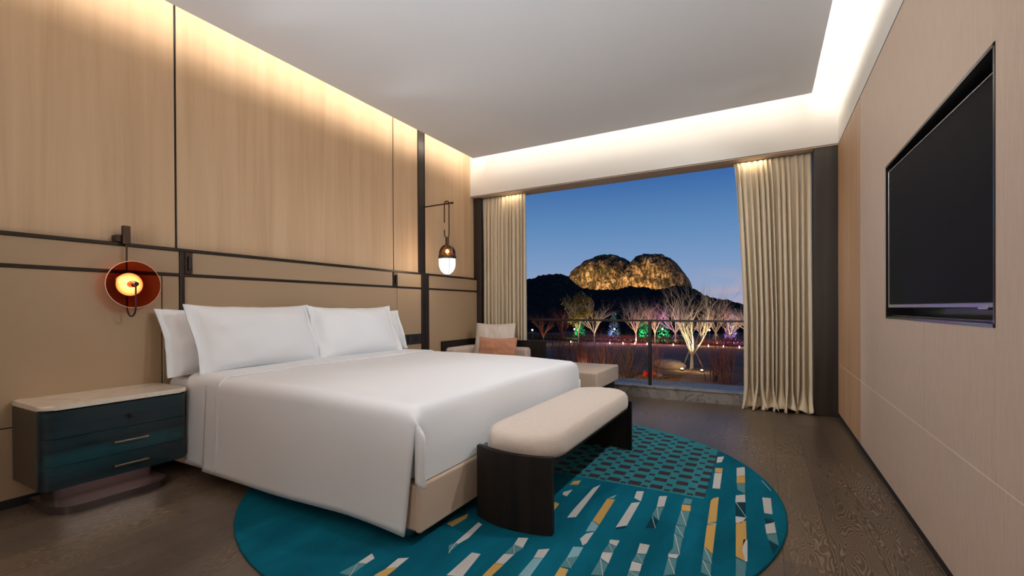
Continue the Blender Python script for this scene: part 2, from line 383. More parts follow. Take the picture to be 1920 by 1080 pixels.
struct('trim_1', b, M['bronze'], 'two dark bronze trims running along the wall behind the bed', 'trim')
b = new(); box(b, -0.012, 0.012, 4.452, 4.572, 1.545, ZU, 0.003, 1); box(b, -0.012, 0.016, 4.567, 4.574, 1.545, ZU)
struct('trim_2', b, M['bronze'], 'dark bronze upright behind the hanging lamp', 'trim')
b = new(); box(b, 0, 0.066, 4.446, 4.583, 0, 1.523, 0.004, 1); box(b, 0, 0.072, 4.505, 4.520, 0, 1.523, 0.002, 1)
struct('trim_3', b, M['bronze'], 'black lower upright between outlet and daybed', 'trim')
b = new(); box(b, 0, 0.066, 1.7675, 1.797, 0, 1.523, 0.003, 1)
struct('trim_4', b, M['bronze'], 'dark upright trim behind the near pillows', 'trim')
b = new(); box(b, -0.012, 0.12, 5.70, 5.80, 0, 2.72, 0.003, 1)
struct('trim_5', b, M['panel_dark'], 'dark upright beside the left curtain', 'trim')
struct('baseboard_left', box(new(), 0, 0.035, YBK, 5.7, 0, 0.05), M['black_gap'], 'black recessed baseboard under the leather panels', 'baseboard')
# right wall with the television niche ----------------------------------
NY0, NY1, NZ0, NZ1, ND = 2.046, 3.560, 1.032, 1.945, 0.13
b = new()
box(b, RW+0.0, RW+0.20, NY1, YB+0.25, 0.05, ZS-0.012); box(b, RW, RW+0.20, YBK, NY0, 0.05, ZS-0.012)
box(b, RW, RW+0.20, NY0, NY1, 0.05, NZ0); box(b, RW, RW+0.20, NY0, NY1, NZ1, ZS-0.012); box(b, RW+ND, RW+0.20, NY0, NY1, NZ0, NZ1)
wr = struct('wall_right', b, M['black_gap'], 'right wall with the television niche', 'wall')
def rpanel(y0, y1, z0, z1, m, name='laminate_panel'):
    obj(name, box(new(), RW-0.010, RW+0.004, y0, y1, z0, z1, 0.0025, 2), m, wr)
Y1 = 4.416
rpanel(YBK, Y1-0.001, 0.045, 0.531, M['laminate']); rpanel(4.420, YB+0.2, 0.045, 0.531, M['wood_right'], 'wood_panel')
rpanel(4.420, YB+0.2, 0.535, ZS-0.012, M['wood_right'], 'wood_panel')
rpanel(NY1, Y1-0.001, 0.535, ZS-0.012, M['laminate']); rpanel(2.806, NY1+0.0001, 0.535, NZ0, M['laminate'])
rpanel(NY0, 2.803, 0.535, NZ0, M['laminate']); rpanel(NY0, NY1, NZ1, ZS-0.012, M['laminate'])
rpanel(YBK, NY0, 0.535, ZS-0.012, M['laminate'])
groove_highlight_m = mat('painted_groove_highlight', (0.80, 0.66, 0.52, 1), 0.6)  # pale strip in the wall groove, its highlight put into the colour
obj('groove_highlight', box(new(), RW-0.009, RW+0.003, YBK, YB+0.2, 0.5305, 0.5355), groove_highlight_m, wr)
b = new()
box(b, RW-0.012, RW+ND, NY0-0.001, NY0+0.012, NZ0, NZ1); box(b, RW-0.012, RW+ND, NY1-0.012, NY1+0.001, NZ0, NZ1)
box(b, RW-0.012, RW+ND, NY0, NY1, NZ0-0.001, NZ0+0.012); box(b, RW-0.012, RW+ND, NY0, NY1, NZ1-0.012, NZ1+0.001)
box(b, RW+0.016, RW+0.022, NY0, NY0+0.022, NZ0, NZ1); box(b, RW+0.016, RW+0.022, NY0, NY1, NZ0, NZ0+0.020)
box(b, RW+ND-0.012, RW+ND, NY0, NY1, NZ0, NZ1)
obj('niche_lining', b, M['niche_metal'], wr)
struct('baseboard_right', box(new(), RW-0.004, RW+0.2, YBK, YB+0.2, 0, 0.05), M['black_gap'], 'black recessed baseboard under the right wall', 'baseboard')
# white upper walls, soffit ----------------------------------------------
b = new(); box(b, RW-0.010, RW+0.2, YBK, YB, ZS, ZU+0.1)
struct('trim_6', b, M['white_paint'], 'white upper frieze above the television wall', 'trim')
b = new(); box(b, RW-0.006, RW+0.2, YBK, YB+0.2, ZS-0.012, ZS)
struct('trim_7', b, M['black_gap'], 'black shadow line under the white frieze', 'trim')
b = new(); box(b, 0.0, RW+0.2, YB, YB+0.10, ZS+0.010, ZU+0.1)
struct('wall_window', b, M['white_paint'], 'white bulkhead over the window', 'wall')
b = new(); box(b, 0.0, RW+0.2, YB+0.003, YB+0.11, ZS+0.002, ZS+0.010)
struct('trim_8', b, M['black_gap'], 'thin black shadow line under the bulkhead', 'trim')
b = new(); box(b, 0.0, RW+0.2, YB, 5.865, ZS-0.006, ZS+0.003); box(b, 0, RW+0.2, 5.865, 5.90, ZS-0.006, 3.0); 
struct('trim_9', b, M['soffit_tan'], 'tan soffit above the curtains', 'trim')
b = new(); box(b, 4.172, RW+0.15, 5.628, 5.90, 0, ZS-0.006, 0.004, 1)
struct('trim_10', b, M['panel_dark'], 'dark stained panel right of the right curtain', 'trim')
# ceilings ----------------------------------------------------------------
b = new()
GL, GW, GR = 0.25, 0.305, 0.249
box(b, GL+0.02, RW-GR-0.02, YBK, YB-GW-0.02, ZC+0.003, ZC+0.05)
box(b, GL, RW-GR, YBK, YB-GW, ZC+0.012, ZC+0.055); box(b, GL+0.035, RW-GR-0.035, YBK, YB-GW-0.035, ZC, ZC+0.01)
struct('ceiling', b, M['ceiling_paint'], 'pale grey floating ceiling panel with cove lighting around it', 'ceiling')
b = new(); box(b, -0.16, RW+0.2, YBK, YB+0.1, ZU, ZU+0.1)
struct('trim_11', b, M['white_paint'], 'white upper ceiling above the floating panel', 'ceiling')
b = new(); box(b, -0.16, RW+0.2, YBK-0.15, YBK, -0.12, ZU+0.1)
struct('wall_back', b, M['soffit_tan'], 'wall behind the camera', 'wall')
# window, sill ------------------------------------------------------------
b = new(); box(b, 0.0, RW+0.15, 5.775, 6.35, -0.12, 0.140, 0.006, 2); box(b, 0.0, RW+0.15, 5.765, 5.79, 0.128, 0.146, 0.004, 2)
struct('trim_12', b, M['marble'], 'grey veined marble sill step under the window', 'sill')
b = new(); box(b, 0.0, RW+0.1, 6.30, 6.312, 0.14, 3.0)
wn = struct('window_1', b, M['window_glass'], 'large clear window pane', 'window', smooth=0)
b = new()
box(b, -0.16, RW+0.2, 6.26, 6.36, 2.98, 3.1); box(b, -0.16, 0.02, 5.9, 6.36, 0.0, 3.1); box(b, RW+0.1, RW+0.2, 5.9, 6.36, 0.0, 3.1)
obj('window_frame', b, M['bronze'], wn)
b = new(); box(b, -0.16, RW+0.2, 5.86, 6.36, 3.0, ZU+0.1)
struct('trim_13', b, M['soffit_tan'], 'window head above the glass', 'trim')

# ================================================================== FURNITURE
# ---- rug
RX, RY, RR = 2.20, 2.78, 1.632
RUG=[('Y',[(3.421,3.856),(3.466,3.833),(3.467,3.722),(3.428,3.701)]),('W',[(3.429,3.68),(3.471,3.715),(3.465,3.574),(3.435,3.539)]),('Y',[(3.436,3.423),(3.48,3.439),(3.484,3.34),(3.442,3.335)]),('W',[(3.441,3.317),(3.484,3.333),(3.494,3.041),(3.454,3.029)]),('Y',[(3.463,2.832),(3.473,2.871),(3.498,2.903),(3.514,2.568),(3.476,2.527)]),('S',[(3.476,2.525),(3.514,2.564),(3.515,2.537),(3.477,2.507)]),('Y',[(3.476,2.502),(3.515,2.536),(3.527,2.22),(3.487,2.272)]),('S',[(3.487,2.263),(3.527,2.215),(3.529,2.137),(3.493,2.15)]),('S',[(3.493,2.144),(3.53,2.13),(3.536,2.029),(3.499,2.042)]),('Y',[(3.56,3.678),(3.599,3.626),(3.582,3.539),(3.57,3.532)]),('W',[(3.563,3.491),(3.61,3.535),(3.618,3.36),(3.571,3.318)]),('Y',[(3.572,3.312),(3.618,3.35),(3.623,3.216),(3.577,3.192)]),('S',[(3.578,3.186),(3.623,3.21),(3.629,3.028),(3.587,3.077)]),('W',[(3.583,2.976),(3.629,3.015),(3.635,2.899),(3.586,2.873)]),('D',[(3.587,2.868),(3.635,2.894),(3.643,2.691),(3.596,2.681)]),('W',[(3.596,2.677),(3.644,2.685),(3.627,2.609),(3.601,2.595)]),('Y',[(3.602,2.585),(3.645,2.649),(3.654,2.449),(3.638,2.336),(3.655,2.22),(3.618,2.246)]),('W',[(3.642,2.428),(3.658,2.433),(3.664,2.225),(3.656,2.218),(3.64,2.321)]),('S',[(3.619,2.231),(3.661,2.209),(3.659,2.095),(3.626,2.078)]),('W',[(3.698,3.455),(3.745,3.362),(3.713,3.328)]),('S',[(3.711,3.311),(3.75,3.348),(3.759,3.154),(3.724,3.066)]),('W',[(3.717,3.016),(3.76,3.026),(3.765,2.795),(3.727,2.792)]),('D',[(3.727,2.737),(3.768,2.726),(3.771,2.697),(3.734,2.666)]),('W',[(3.73,2.644),(3.771,2.694),(3.778,2.572),(3.736,2.539)]),('S',[(3.736,2.532),(3.779,2.563),(3.785,2.444),(3.744,2.48)]),('D',[(3.744,2.471),(3.783,2.432),(3.762,2.339)]),('S',[(3.33,2.8),(3.371,2.796),(3.371,2.725),(3.33,2.71)]),('Y',[(3.329,2.697),(3.373,2.708),(3.381,2.629),(3.337,2.617)]),('S',[(3.336,2.609),(3.38,2.624),(3.385,2.441),(3.341,2.434)]),('S',[(3.34,2.423),(3.384,2.433),(3.39,2.315),(3.348,2.339)]),('S',[(3.348,2.33),(3.39,2.307),(3.398,2.15),(3.355,2.131),(3.365,2.189)]),('W',[(3.356,2.127),(3.398,2.145),(3.394,2.106),(3.361,2.098)]),('S',[(3.361,2.091),(3.395,2.1),(3.405,1.978),(3.368,1.944)]),('W',[(3.196,2.754),(3.235,2.781),(3.247,2.628),(3.213,2.598)]),('S',[(3.213,2.59),(3.247,2.616),(3.251,2.448),(3.21,2.491)]),('D',[(3.213,2.47),(3.254,2.432),(3.254,2.347),(3.212,2.32)]),('W',[(3.224,2.16),(3.267,2.166),(3.27,2.081),(3.233,2.065)]),('S',[(3.233,2.06),(3.27,2.076),(3.273,1.998),(3.231,1.993)]),('W',[(3.23,1.99),(3.272,1.99),(3.278,1.929),(3.237,1.914)]),('S',[(3.237,1.91),(3.278,1.925),(3.28,1.89),(3.239,1.868)]),('W',[(3.064,2.767),(3.102,2.787),(3.119,2.634),(3.075,2.663)]),('W',[(3.079,2.587),(3.118,2.621),(3.125,2.307),(3.082,2.263)]),('D',[(3.086,2.259),(3.126,2.301),(3.125,2.273),(3.088,2.241)]),('W',[(3.093,2.128),(3.135,2.141),(3.136,2.085),(3.098,2.095)]),('S',[(3.099,2.087),(3.137,2.082),(3.135,2.023),(3.096,2.007)]),('W',[(3.096,2.002),(3.138,2.02),(3.146,1.925),(3.102,1.953)]),('S',[(3.103,1.944),(3.146,1.918),(3.151,1.827),(3.107,1.81)]),('L',[(2.974,2.662),(2.971,2.602),(2.945,2.593)]),('Y',[(2.943,2.581),(2.985,2.588),(3.001,2.25),(2.957,2.278)]),('L',[(2.956,2.272),(3.001,2.24),(3.005,2.173),(2.965,2.152)]),('W',[(3.003,2.162),(3.007,2.046),(2.998,2.015),(2.966,2.068),(2.974,2.128)]),('L',[(2.964,1.985),(3.006,2.003),(3.013,1.918),(2.974,1.881)]),('S',[(2.973,1.878),(3.014,1.915),(3.018,1.817),(2.973,1.807)]),('Y',[(2.976,1.801),(3.013,1.8),(3.019,1.748),(2.981,1.728)]),('W',[(2.821,2.695),(2.844,2.761),(2.868,2.274),(2.83,2.246),(2.824,2.352)]),('W',[(2.835,1.886),(2.877,1.917),(2.884,1.833),(2.846,1.815)]),('L',[(2.847,1.809),(2.884,1.829),(2.894,1.681),(2.85,1.663)]),('W',[(2.72,2.611),(2.726,2.502),(2.696,2.513),(2.686,2.549)]),('Y',[(2.712,2.775),(2.723,2.702),(2.678,2.678),(2.676,2.739)]),('W',[(2.705,1.94),(2.748,1.959),(2.766,1.865),(2.717,1.875)]),('S',[(2.717,1.872),(2.768,1.861),(2.756,1.802),(2.718,1.787)]),('W',[(2.717,1.781),(2.758,1.799),(2.756,1.706),(2.72,1.699)]),('Y',[(2.719,1.695),(2.758,1.702),(2.755,1.605),(2.722,1.587)]),('Y',[(2.682,2.399),(2.728,2.385),(2.737,2.282),(2.728,2.288)]),('W',[(2.452,1.984),(2.481,1.972),(2.498,1.823),(2.487,1.755),(2.468,1.76)]),('S',[(2.469,1.758),(2.489,1.753),(2.494,1.672),(2.457,1.724)]),('W',[(2.585,1.722),(2.626,1.73),(2.654,1.549),(2.591,1.527)]),('W',[(2.329,1.528),(2.366,1.555),(2.373,1.475),(2.338,1.444)]),('Y',[(2.339,1.442),(2.375,1.473),(2.379,1.4),(2.331,1.38)]),('W',[(2.197,1.505),(2.237,1.479),(2.237,1.433),(2.2,1.419)]),('S',[(2.201,1.417),(2.238,1.431),(2.246,1.334),(2.192,1.328)]),('Y',[(2.319,1.894),(2.35,2.043),(2.372,1.996),(2.363,1.882)])]
m1 = mat('teal_rug_pile', (0.004, 0.10, 0.14, 1), 0.95, spec=0.03); t = NT(m1); v = t.coord()
c = t.ramp(t.noise(t.coord((1, 0.35, 1)), 3.5, 4, 0.6, 0.4), [(0.3, (0.003, 0.075, 0.115, 1)), (0.5, (0.004, 0.118, 0.175, 1)), (0.7, (0.006, 0.165, 0.250, 1))])
c = t.mix(t.math('MULTIPLY', t.noise(v, 260, 2), 0.5), c, (0.003, 0.07, 0.10, 1)); t.color(c); t.bump(t.noise(v, 300, 2), 0.5, 0.004)
def pile(name, c1, c2, k=0.5):
    m = mat(name, c1, 0.95, spec=0.1); t = NT(m); v = t.coord()
    t.color(t.mix(t.math('MULTIPLY', t.noise(t.coord((1, 0.5, 1)), 60, 3, 0.7), k), c1, c2)); t.bump(t.noise(v, 300, 2), 0.5, 0.004); return m
rm = [m1, pile('cream_rug_pile', (0.55, 0.53, 0.50, 1), (0.38, 0.38, 0.37, 1)), pile('mustard_rug_pile', (0.56, 0.34, 0.10, 1), (0.45, 0.25, 0.07, 1)),
      pile('slate_teal_rug_pile', (0.10, 0.235, 0.255, 1), (0.06, 0.17, 0.20, 1)), pile('pale_blue_rug_pile', (0.23, 0.42, 0.47, 1), (0.16, 0.33, 0.38, 1)),
      pile('deep_teal_rug_pile', (0.004, 0.045, 0.065, 1), (0.003, 0.03, 0.05, 1)), pile('umber_rug_pile', (0.045, 0.032, 0.036, 1), (0.03, 0.02, 0.025, 1)),
      pile('sea_green_rug_pile', (0.028, 0.195, 0.225, 1), (0.015, 0.13, 0.16, 1))]
KEY = {'W': 1, 'Y': 2, 'S': 3, 'L': 4, 'D': 5, 'U': 6, 'G': 7}
b = new(); lathe(b, [(0.0001, 0.0), (RR-0.004, 0.0), (RR, 0.004), (RR, 0.008), (RR-0.005, 0.012), (0.0001, 0.012)], (RX, RY, 0), 128)
def inrug(x, y, q=0.02): return (x-RX)**2+(y-RY)**2 < (RR-q)**2
def flat(P, k, z=0.0128):
    lo = [b.verts.new((x, y, 0.010)) for x, y in P]; hi = [b.verts.new((x, y, z)) for x, y in P]; n_ = len(P)
    for f_ in [b.faces.new(hi)]+[b.faces.new((lo[i], lo[(i+1) % n_], hi[(i+1) % n_], hi[i])) for i in range(n_)]: f_.material_index = k
random.seed(5)
for c_, P in RUG:
    if all(inrug(x, y, 0.006) for x, y in P): flat(P, KEY[c_])
# thin white contour threads between the pieces
for c_, P in RUG:
    if c_ in 'SD' and random.random() < 0.8:
        (xa, ya), (xb, yb) = P[0], P[len(P)//2]
        w_ = 0.004; P2 = [(xa, ya), (xb, yb), (xb+w_, yb-w_), (xa+w_*1.4, ya-w_*1.3)]
        if all(inrug(x, y) for x, y in P2): flat(P2, 1, 0.0134)
# the stripes go on where the camera does not see them
for i in range(-1, 14):
    xs = 3.735-0.127*i; y = RY-RR if i > 3 else 0
    if xs < 2.0: continue
    y = 1.55 if xs > 2.9 else 1.25
    while y > RY-RR:
        h = random.uniform(0.10, 0.30); P = [(xs-0.021, y-h), (xs+0.021, y-h+0.02), (xs+0.021, y-0.01), (xs-0.021, y-0.02)]
        if all(inrug(q[0], q[1]) for q in P): flat(P, random.choice((1, 1, 2, 3, 4)))
        y -= h+random.choice((0.0, 0.0, 0.12))
# checker field: lighter ground, umber blocks and small offset blocks
P = [(x, y) for x, y in [(3.425, 2.835), (3.425, 3.86)]]
arc = []
a0 = math.atan2(3.86-RY, 3.425-RX)
for k in range(0, 41):
    a = a0+(PI-0.28-a0)*k/40; arc.append((RX+(RR-0.008)*cos(a), RY+(RR-0.008)*sin(a)))
poly = [(3.425, 2.835)]+arc+[(arc[-1][0], 2.835)]
flat(poly, 7, 0.0124)
for i in range(0, 22):
    xc = 3.413-0.1305*i
    for j in range(0, 13):
        yc = 2.895+0.1305*j; hw = 0.036+random.uniform(-0.003, 0.004); hh = 0.030+random.uniform(-0.002, 0.003)
        if xc > 3.4: hw = 0.028; xx = xc-0.012
        else: xx = xc
        if all(inrug(xx+a, yc+b2, 0.012) for a in (-hw, hw) for b2 in (-hh, hh)) and xx-hw > arc[-1][0]+0.01: flat([(xx-hw, yc-hh), (xx+hw, yc-hh), (xx+hw, yc+hh), (xx-hw, yc+hh)], 6, 0.0130)
        xs, ys = xc-0.0652, yc+0.0652 if j % 2 or True else yc
        if all(inrug(xs+a, ys+a2, 0.012) for a in (-0.02, 0.02) for a2 in (-0.02, 0.02)) and xs-0.02 > arc[-1][0]+0.01:
            flat([(xs-0.018, ys-0.017), (xs+0.018, ys-0.017), (xs+0.018, ys+0.017), (xs-0.018, ys+0.017)], 6, 0.0130)
        xs, ys = xc-0.0652, yc
        if xs > 2.5 and yc < 2.93: flat([(xs-0.017, ys-0.040), (xs+0.017, ys-0.040), (xs+0.017, ys-0.012), (xs-0.017, ys-0.012)], 6, 0.0130)
rug = obj('round_rug', b, rm, None, 20, (RX, RY, 0)); tag(rug, 'large round teal rug with checks and broken cream and mustard stripes', 'rug')

# ---- bed
BY0, BY1, BXF = 1.655, 3.790, 2.345
bed = thing('bed', (1.2, 2.72, 0), 'king size bed with a beige upholstered base and white mattress', 'bed')
b = new(); box(b, 0.12, BXF-0.006, BY0, BY1, 0.068, 0.285, 0.016, 3)
obj('base', b, M['leatherette'], bed)
b = new(); box(b, BXF-0.03, BXF+0.004, BY0-0.002, BY1+0.002, 0.066, 0.289, 0.012, 3); obj('foot_panel', b, M['leatherette'], bed)
b = new(); box(b, 0.25, BXF-0.45, BY0+0.35, BY1-0.35, 0.0128, 0.07); obj('plinth', b, M['black_gap'], bed)
b = new()
for x, y in ((BXF-0.10, BY0+0.05), (BXF-0.10, BY1-0.05)): 
    pass
for y in (BY0+0.07, BY1-0.07):
    b = new(); lathe(b, [(0.028, 0.0135), (0.03, 0.03), (0.03, 0.07)], (BXF-0.12, y, 0), 16); obj('foot', b, M['silver'], bed)
b = new(); box(b, 0.07, BXF-0.05, BY0+0.02, BY1-0.02, 0.285, 0.640, 0.05, 4); obj('mattress', b, M['linen'], bed)

# ---- duvet: one sheet of cloth over top, foot and both sides
def smooth_edge(a, R):
    """travel a past an edge of radius R: (outward, drop)"""
    if a <= 0: return 0.0, 0.0
    L = R*PI/2
    if a < L: return R*sin(a/R), R*(1-cos(a/R))
    return R, R+(a-L)
def duvet(x0, zt, R, hem, lift=0.0, xend=None, seed=0, nu=90):
    xf = BXF-0.012; R2 = 0.055; yn, yf = BY0-0.018, BY1+0.01
    b = new()
    top_w = (yf-yn)-2*R; down_n = zt-hem; arcY = R*PI/2
    LYn = arcY+(down_n-R); LYf = arcY+(zt-0.10-R)
    totV = LYn+top_w+LYf
    xe = xf-R2 if xend is None else xend
    LXf = 0 if xend is not None else R2*PI/2+(zt-0.30-R2)
    totU = (xe-x0)+LXf
    nV = 110
    ii = [round(nV*LYn/totV), round(nV*(LYn+top_w)/totV)]
    iu = nu if xend is not None else round(nu*(xe-x0)/totU)
    def f(u, v):
        # column positions snap so that the edges lie on grid lines
        i = round(u*nu); j = round(v*nV)
        if i <= iu: x = x0+(xe-x0)*i/iu; a = 0
        else: x = xe; a = LXf*(i-iu)/(nu-iu)
        if j <= ii[0]: bn, bf, y = LYn*(1-j/ii[0]), 0, yn+R
        elif j <= ii[1]: bn = bf = 0; y = yn+R+top_w*(j-ii[0])/(ii[1]-ii[0])
        else: bn, bf, y = 0, LYf*(j-ii[1])/(nV-ii[1]), yf-R
        ox, dx = smooth_edge(a, R2); on, dn = smooth_edge(bn, R); of, df = smooth_edge(bf, R)
        z = zt-dx-dn-df+lift; X = x+ox; Y = y-on+of
        # soft crown of the filling
        if bn == 0 and bf == 0:
            t_ = (Y-yn)/(yf-yn); z += 0.012*sin(PI*max(0, min(1, t_)))
        z -= 0.030*max(0, (X-1.45)/0.9)**2*(1 if a == 0 else 0)+(0.030 if a > 0 else 0)
        # flap at the near side flares a little and leans back at the foot
        if bn > 0:
            k = max(0, dn-R)/(down_n-R)
            Y -= 0.022*k + 0.006*sin(X*5+seed)*k
            if xend is None: X += max(0, (X-1.75)/0.528)**2*0.054*min(1, max(0, bn-arcY*0.6)/0.05) - 0.060*k*max(0, (X-1.6)/0.74)
            if xend is None and X > 1.9: z -= 0.018*k*((X-1.9)/0.4)
            z += 0.012*sin(X*3.1+1)*k
        if a > 0 and bn == 0: 
            if a > R2: X += 0.010*sin(Y*4.2)*min(1, (a-R2)/0.2)-0.008
        if a > 0: z = max(z, 0.291)
        z += 0.004*noise.noise(Vector((X*2.3, Y*2.3, seed)))
        Y += 0.006*noise.noise(Vector((X*2.0, z*2.0, 3+seed))) if bn > R or bf > R else 0
        return (X, Y, z)
    jarc = round(ii[0]*(1-arcY/LYn))
    skip = None if xend is not None else (lambda i, j: i >= iu and (j < jarc))
    grid(b, f, nu, nV, skip)
    # drop unused verts
    bmesh.ops.delete(b, geom=[v for v in b.verts if not v.link_faces], context='VERTS')
    return b
def solid(o, th, off=-1):
    md = o.modifiers.new('thickness', 'SOLIDIFY'); md.thickness = th; md.offset = off; return o
dv = thing('duvet', (1.4, 2.72, 0.5), 'smooth white duvet spread over the bed, hanging down its near side', 'duvet')
o_ = solid(obj('cover', duvet(0.62, 0.672, 0.07, 0.082), M['linen'], dv, 80), 0.012)
fo = duvet(0.39, 0.672, 0.075, 0.088, 0.010, 0.775, 2, 16)
o_ = solid(obj('folded_edge', fo, M['linen'], dv, 80), 0.010)
# raised piping where the fold ends
b = new(); pts = []
def edge_pt(s, x, R=0.078, lift=0.012):
    yn = BY0-0.018; zt = 0.672
    if s < 0.42:
        k = 1-s/0.42; z = 0.088+(zt-R-0.088)*(1-k); return (x, yn-0.024*k-0.002, z)
    a = (s-0.42)/0.58
    return (x, yn, zt)
# (the double hem near the fold's edge)
for xo in (0.735,):
    pts = []
    for k in range(31):
        z = 0.095+(0.60-0.095)*k/30; kk = (0.60-z)/0.51
        pts.append((xo, BY0-0.018-0.0035-0.022*kk-0.006*sin(xo*5+2)*kk, z))
    tube(b, pts, 0.0022, 6)
obj('hem_stitch', b, M['linen'], dv)

# ---- pillows
def pillow(loc, rz, lean, w, h, T, flange, seed, label, group, sag=0.03, name='pillow', m=None, cat='pillow', piping=None, pinch=0.05):
    root = thing(name, loc, label, cat, group); root.rotation_euler = (0, 0, 0)
    n_, k_ = 44, 26
    R = Matrix.Rotation(rz, 4, 'Z') @ Matrix.Rotation(-lean, 4, 'Y')
    b = new(); wi = w/2-flange
    def surf(sign):
        def f(u, v):
            s, t_ = 2*u-1, 2*v-1
            # flanged part outside |s|>si
            y = s*w/2; si = wi/(w/2)
            q = min(1, abs(s)/si)
            th = T*max(0, (1-q**2.6))**0.55*max(0, (1-abs(t_)**2.6))**0.55
            y *= 1-0.035*(1-t_*t_)*(abs(s))        # concave side edges
            z = t_*h/2*(1-pinch*(1-s*s))            # concave top and bottom
            z -= sag*(1-s*s)*max(0, t_)*0.5
            x = sign*th
            wv = noise.noise(Vector((s*2.2+seed, t_*2.2, seed)))*0.014+noise.noise(Vector((s*5+t_*1.5, t_*3+seed, seed*2)))*0.007
            x += sign*wv*min(1, th/0.03)+sign*0.0035
            if q >= 1: x += 0.010*sin(t_*3.5+seed)+0.006*noise.noise(Vector((t_*4, seed, s)))
            p = R @ Vector((x, y, z+h/2)); return (loc[0]+p.x, loc[1]+p.y, loc[2]+p.z)
        return f
    grid(b, surf(1), n_, k_); grid(b, surf(-1), n_, k_)
    o1 = obj('case', b, m or M['pillowcase'], root, 70)
    if piping is not None:
        b = new(); pts = []
        for s_, t0 in [(-1+2*i/20, -1) for i in range(20)]+[(1, -1+2*i/20) for i in range(20)]+[(1-2*i/20, 1) for i in range(20)]+[(-1, 1-2*i/20) for i in range(21)]:
            y = s_*w/2*(1-0.035*(1-t0*t0)*abs(s_)); z = t0*h/2*(1-pinch*(1-s_*s_)); z -= sag*(1-s_*s_)*max(0, t0)*0.5
            p = R @ Vector((0, y, z+h/2)); pts.append((loc[0]+p.x, loc[1]+p.y, loc[2]+p.z))
        tube(b, pts, 0.005, 6, False); obj('piping', b, piping, root)
    return root
GP = 'white pillows leaning on the headboard'
pillow((0.27, 2.07, 0.652), 0.02, 0.34, 0.97, 0.49, 0.10, 0.055, 1, 'white pillow behind the near front pillow, closest to the nightstand', GP)
pillow((0.27, 3.47, 0.672), -0.02, 0.34, 0.95, 0.445, 0.10, 0.055, 2, 'white pillow mostly hidden behind the far front pillow, nearest the outlet strip', GP)
pillow((0.47, 2.175, 0.680), 0.03, 0.40, 1.00, 0.50, 0.125, 0.055, 3, 'big white front pillow, the nearer of the front pair', GP)
pillow((0.47, 3.13, 0.680), -0.03, 0.40, 0.98, 0.49, 0.125, 0.055, 4, 'big white front pillow, the farther of the front pair', GP)

# ---- nightstand
ns = thing('nightstand', (0.25, 1.26, 0), 'floating teal nightstand with three drawers, stone top and lit plinth', 'nightstand')
NX0, NX1, NYa, NYb = 0.053, 0.470, 0.915, 1.612
b = new(); prism(b, rrect(NX0, NX1-0.022, NYa, NYb, 0.02, 4, (0.03, 0.004, 0.004, 0.03)), 0.158, 0.574, 0.003, 0, 1)
obj('carcass', b, M['brown_lacquer'], ns)
b = new(); prism(b, rrect(NX0, NX1+0.012, NYa-0.006, NYb+0.004, 0.06, 8, (0.055, 0.03, 0.03, 0.055)), 0.577, 0.603, 0.008, 0, 3)
obj('stone_top', b, M['stone'], ns)
def drawer(z0, z1, hd):
    b = new()
    # shell wrapping round the front corners
    r = 0.055; out = []; inn = []
    xs = NX1-0.075
    out.append((xs, NYa-0.002)); 
    for k in range(9):
        a = -PI/2+PI/2*k/8; out.append((NX1-r+r*cos(a), NYa-0.002+r+r*sin(a)))
    for k in range(9):
        a = PI/2*k/8; out.append((NX1-r+r*cos(a), NYb+0.002-r+r*sin(a)))
    out.append((xs, NYb+0.002)); inn = [(xs, NYb-0.016), (NX1-0.03, NYb-0.03), (NX1-0.03, NYa+0.03), (xs, NYa+0.016)]
    prism(b, out+inn, z0, z1, 0.0015, 0, 1)
    d = obj('drawer', b, M['teal_wood'], ns)
    b = new()
    if hd == 'knob':
        zc = (z0+z1)/2-0.012; lathe(b, [(0.004, 0), (0.006, 0.012), (0.011, 0.016), (0.012, 0.026), (0.010, 0.029)], (NX1, 1.298, zc), 16, 'x')
        obj('knob', b, M['bronze_metal'], d)
    else:
        zc = (z0+z1)/2-0.004
        box(b, NX1+0.018, NX1+0.026, 1.213, 1.385, zc-0.006, zc+0.006, 0.003, 2)
        for y in (1.225, 1.373): box(b, NX1-0.003, NX1+0.022, y-0.005, y+0.005, zc-0.005, zc+0.005, 0.001, 1)
        obj('handle', b, M['brass'], d)
drawer(0.425, 0.567, 'knob'); drawer(0.2775, 0.4225, 'bar'); drawer(0.156, 0.275, 'bar')
b = new(); prism(b, rrect(0.053, 0.27, 1.02, 1.50, 0.03), 0.025, 0.160, 0.004)
obj('plinth', b, M['plinth'], ns)
b = new(); prism(b, rrect(0.053, 0.455, 0.975, 1.535, 0.10, 10, (0.13, 0.02, 0.02, 0.13)), 0.0, 0.042, 0.018, 0, 5)
obj('foot_plate', b, M['plinth'], ns)
area('nightstand_strip_light', (0.36, 1.26, 0.150), 0.02, 0.44, 0.30, (1.0, 0.80, 0.74), (0, 0, -1)).rotation_euler = (0, radians(12), 0)

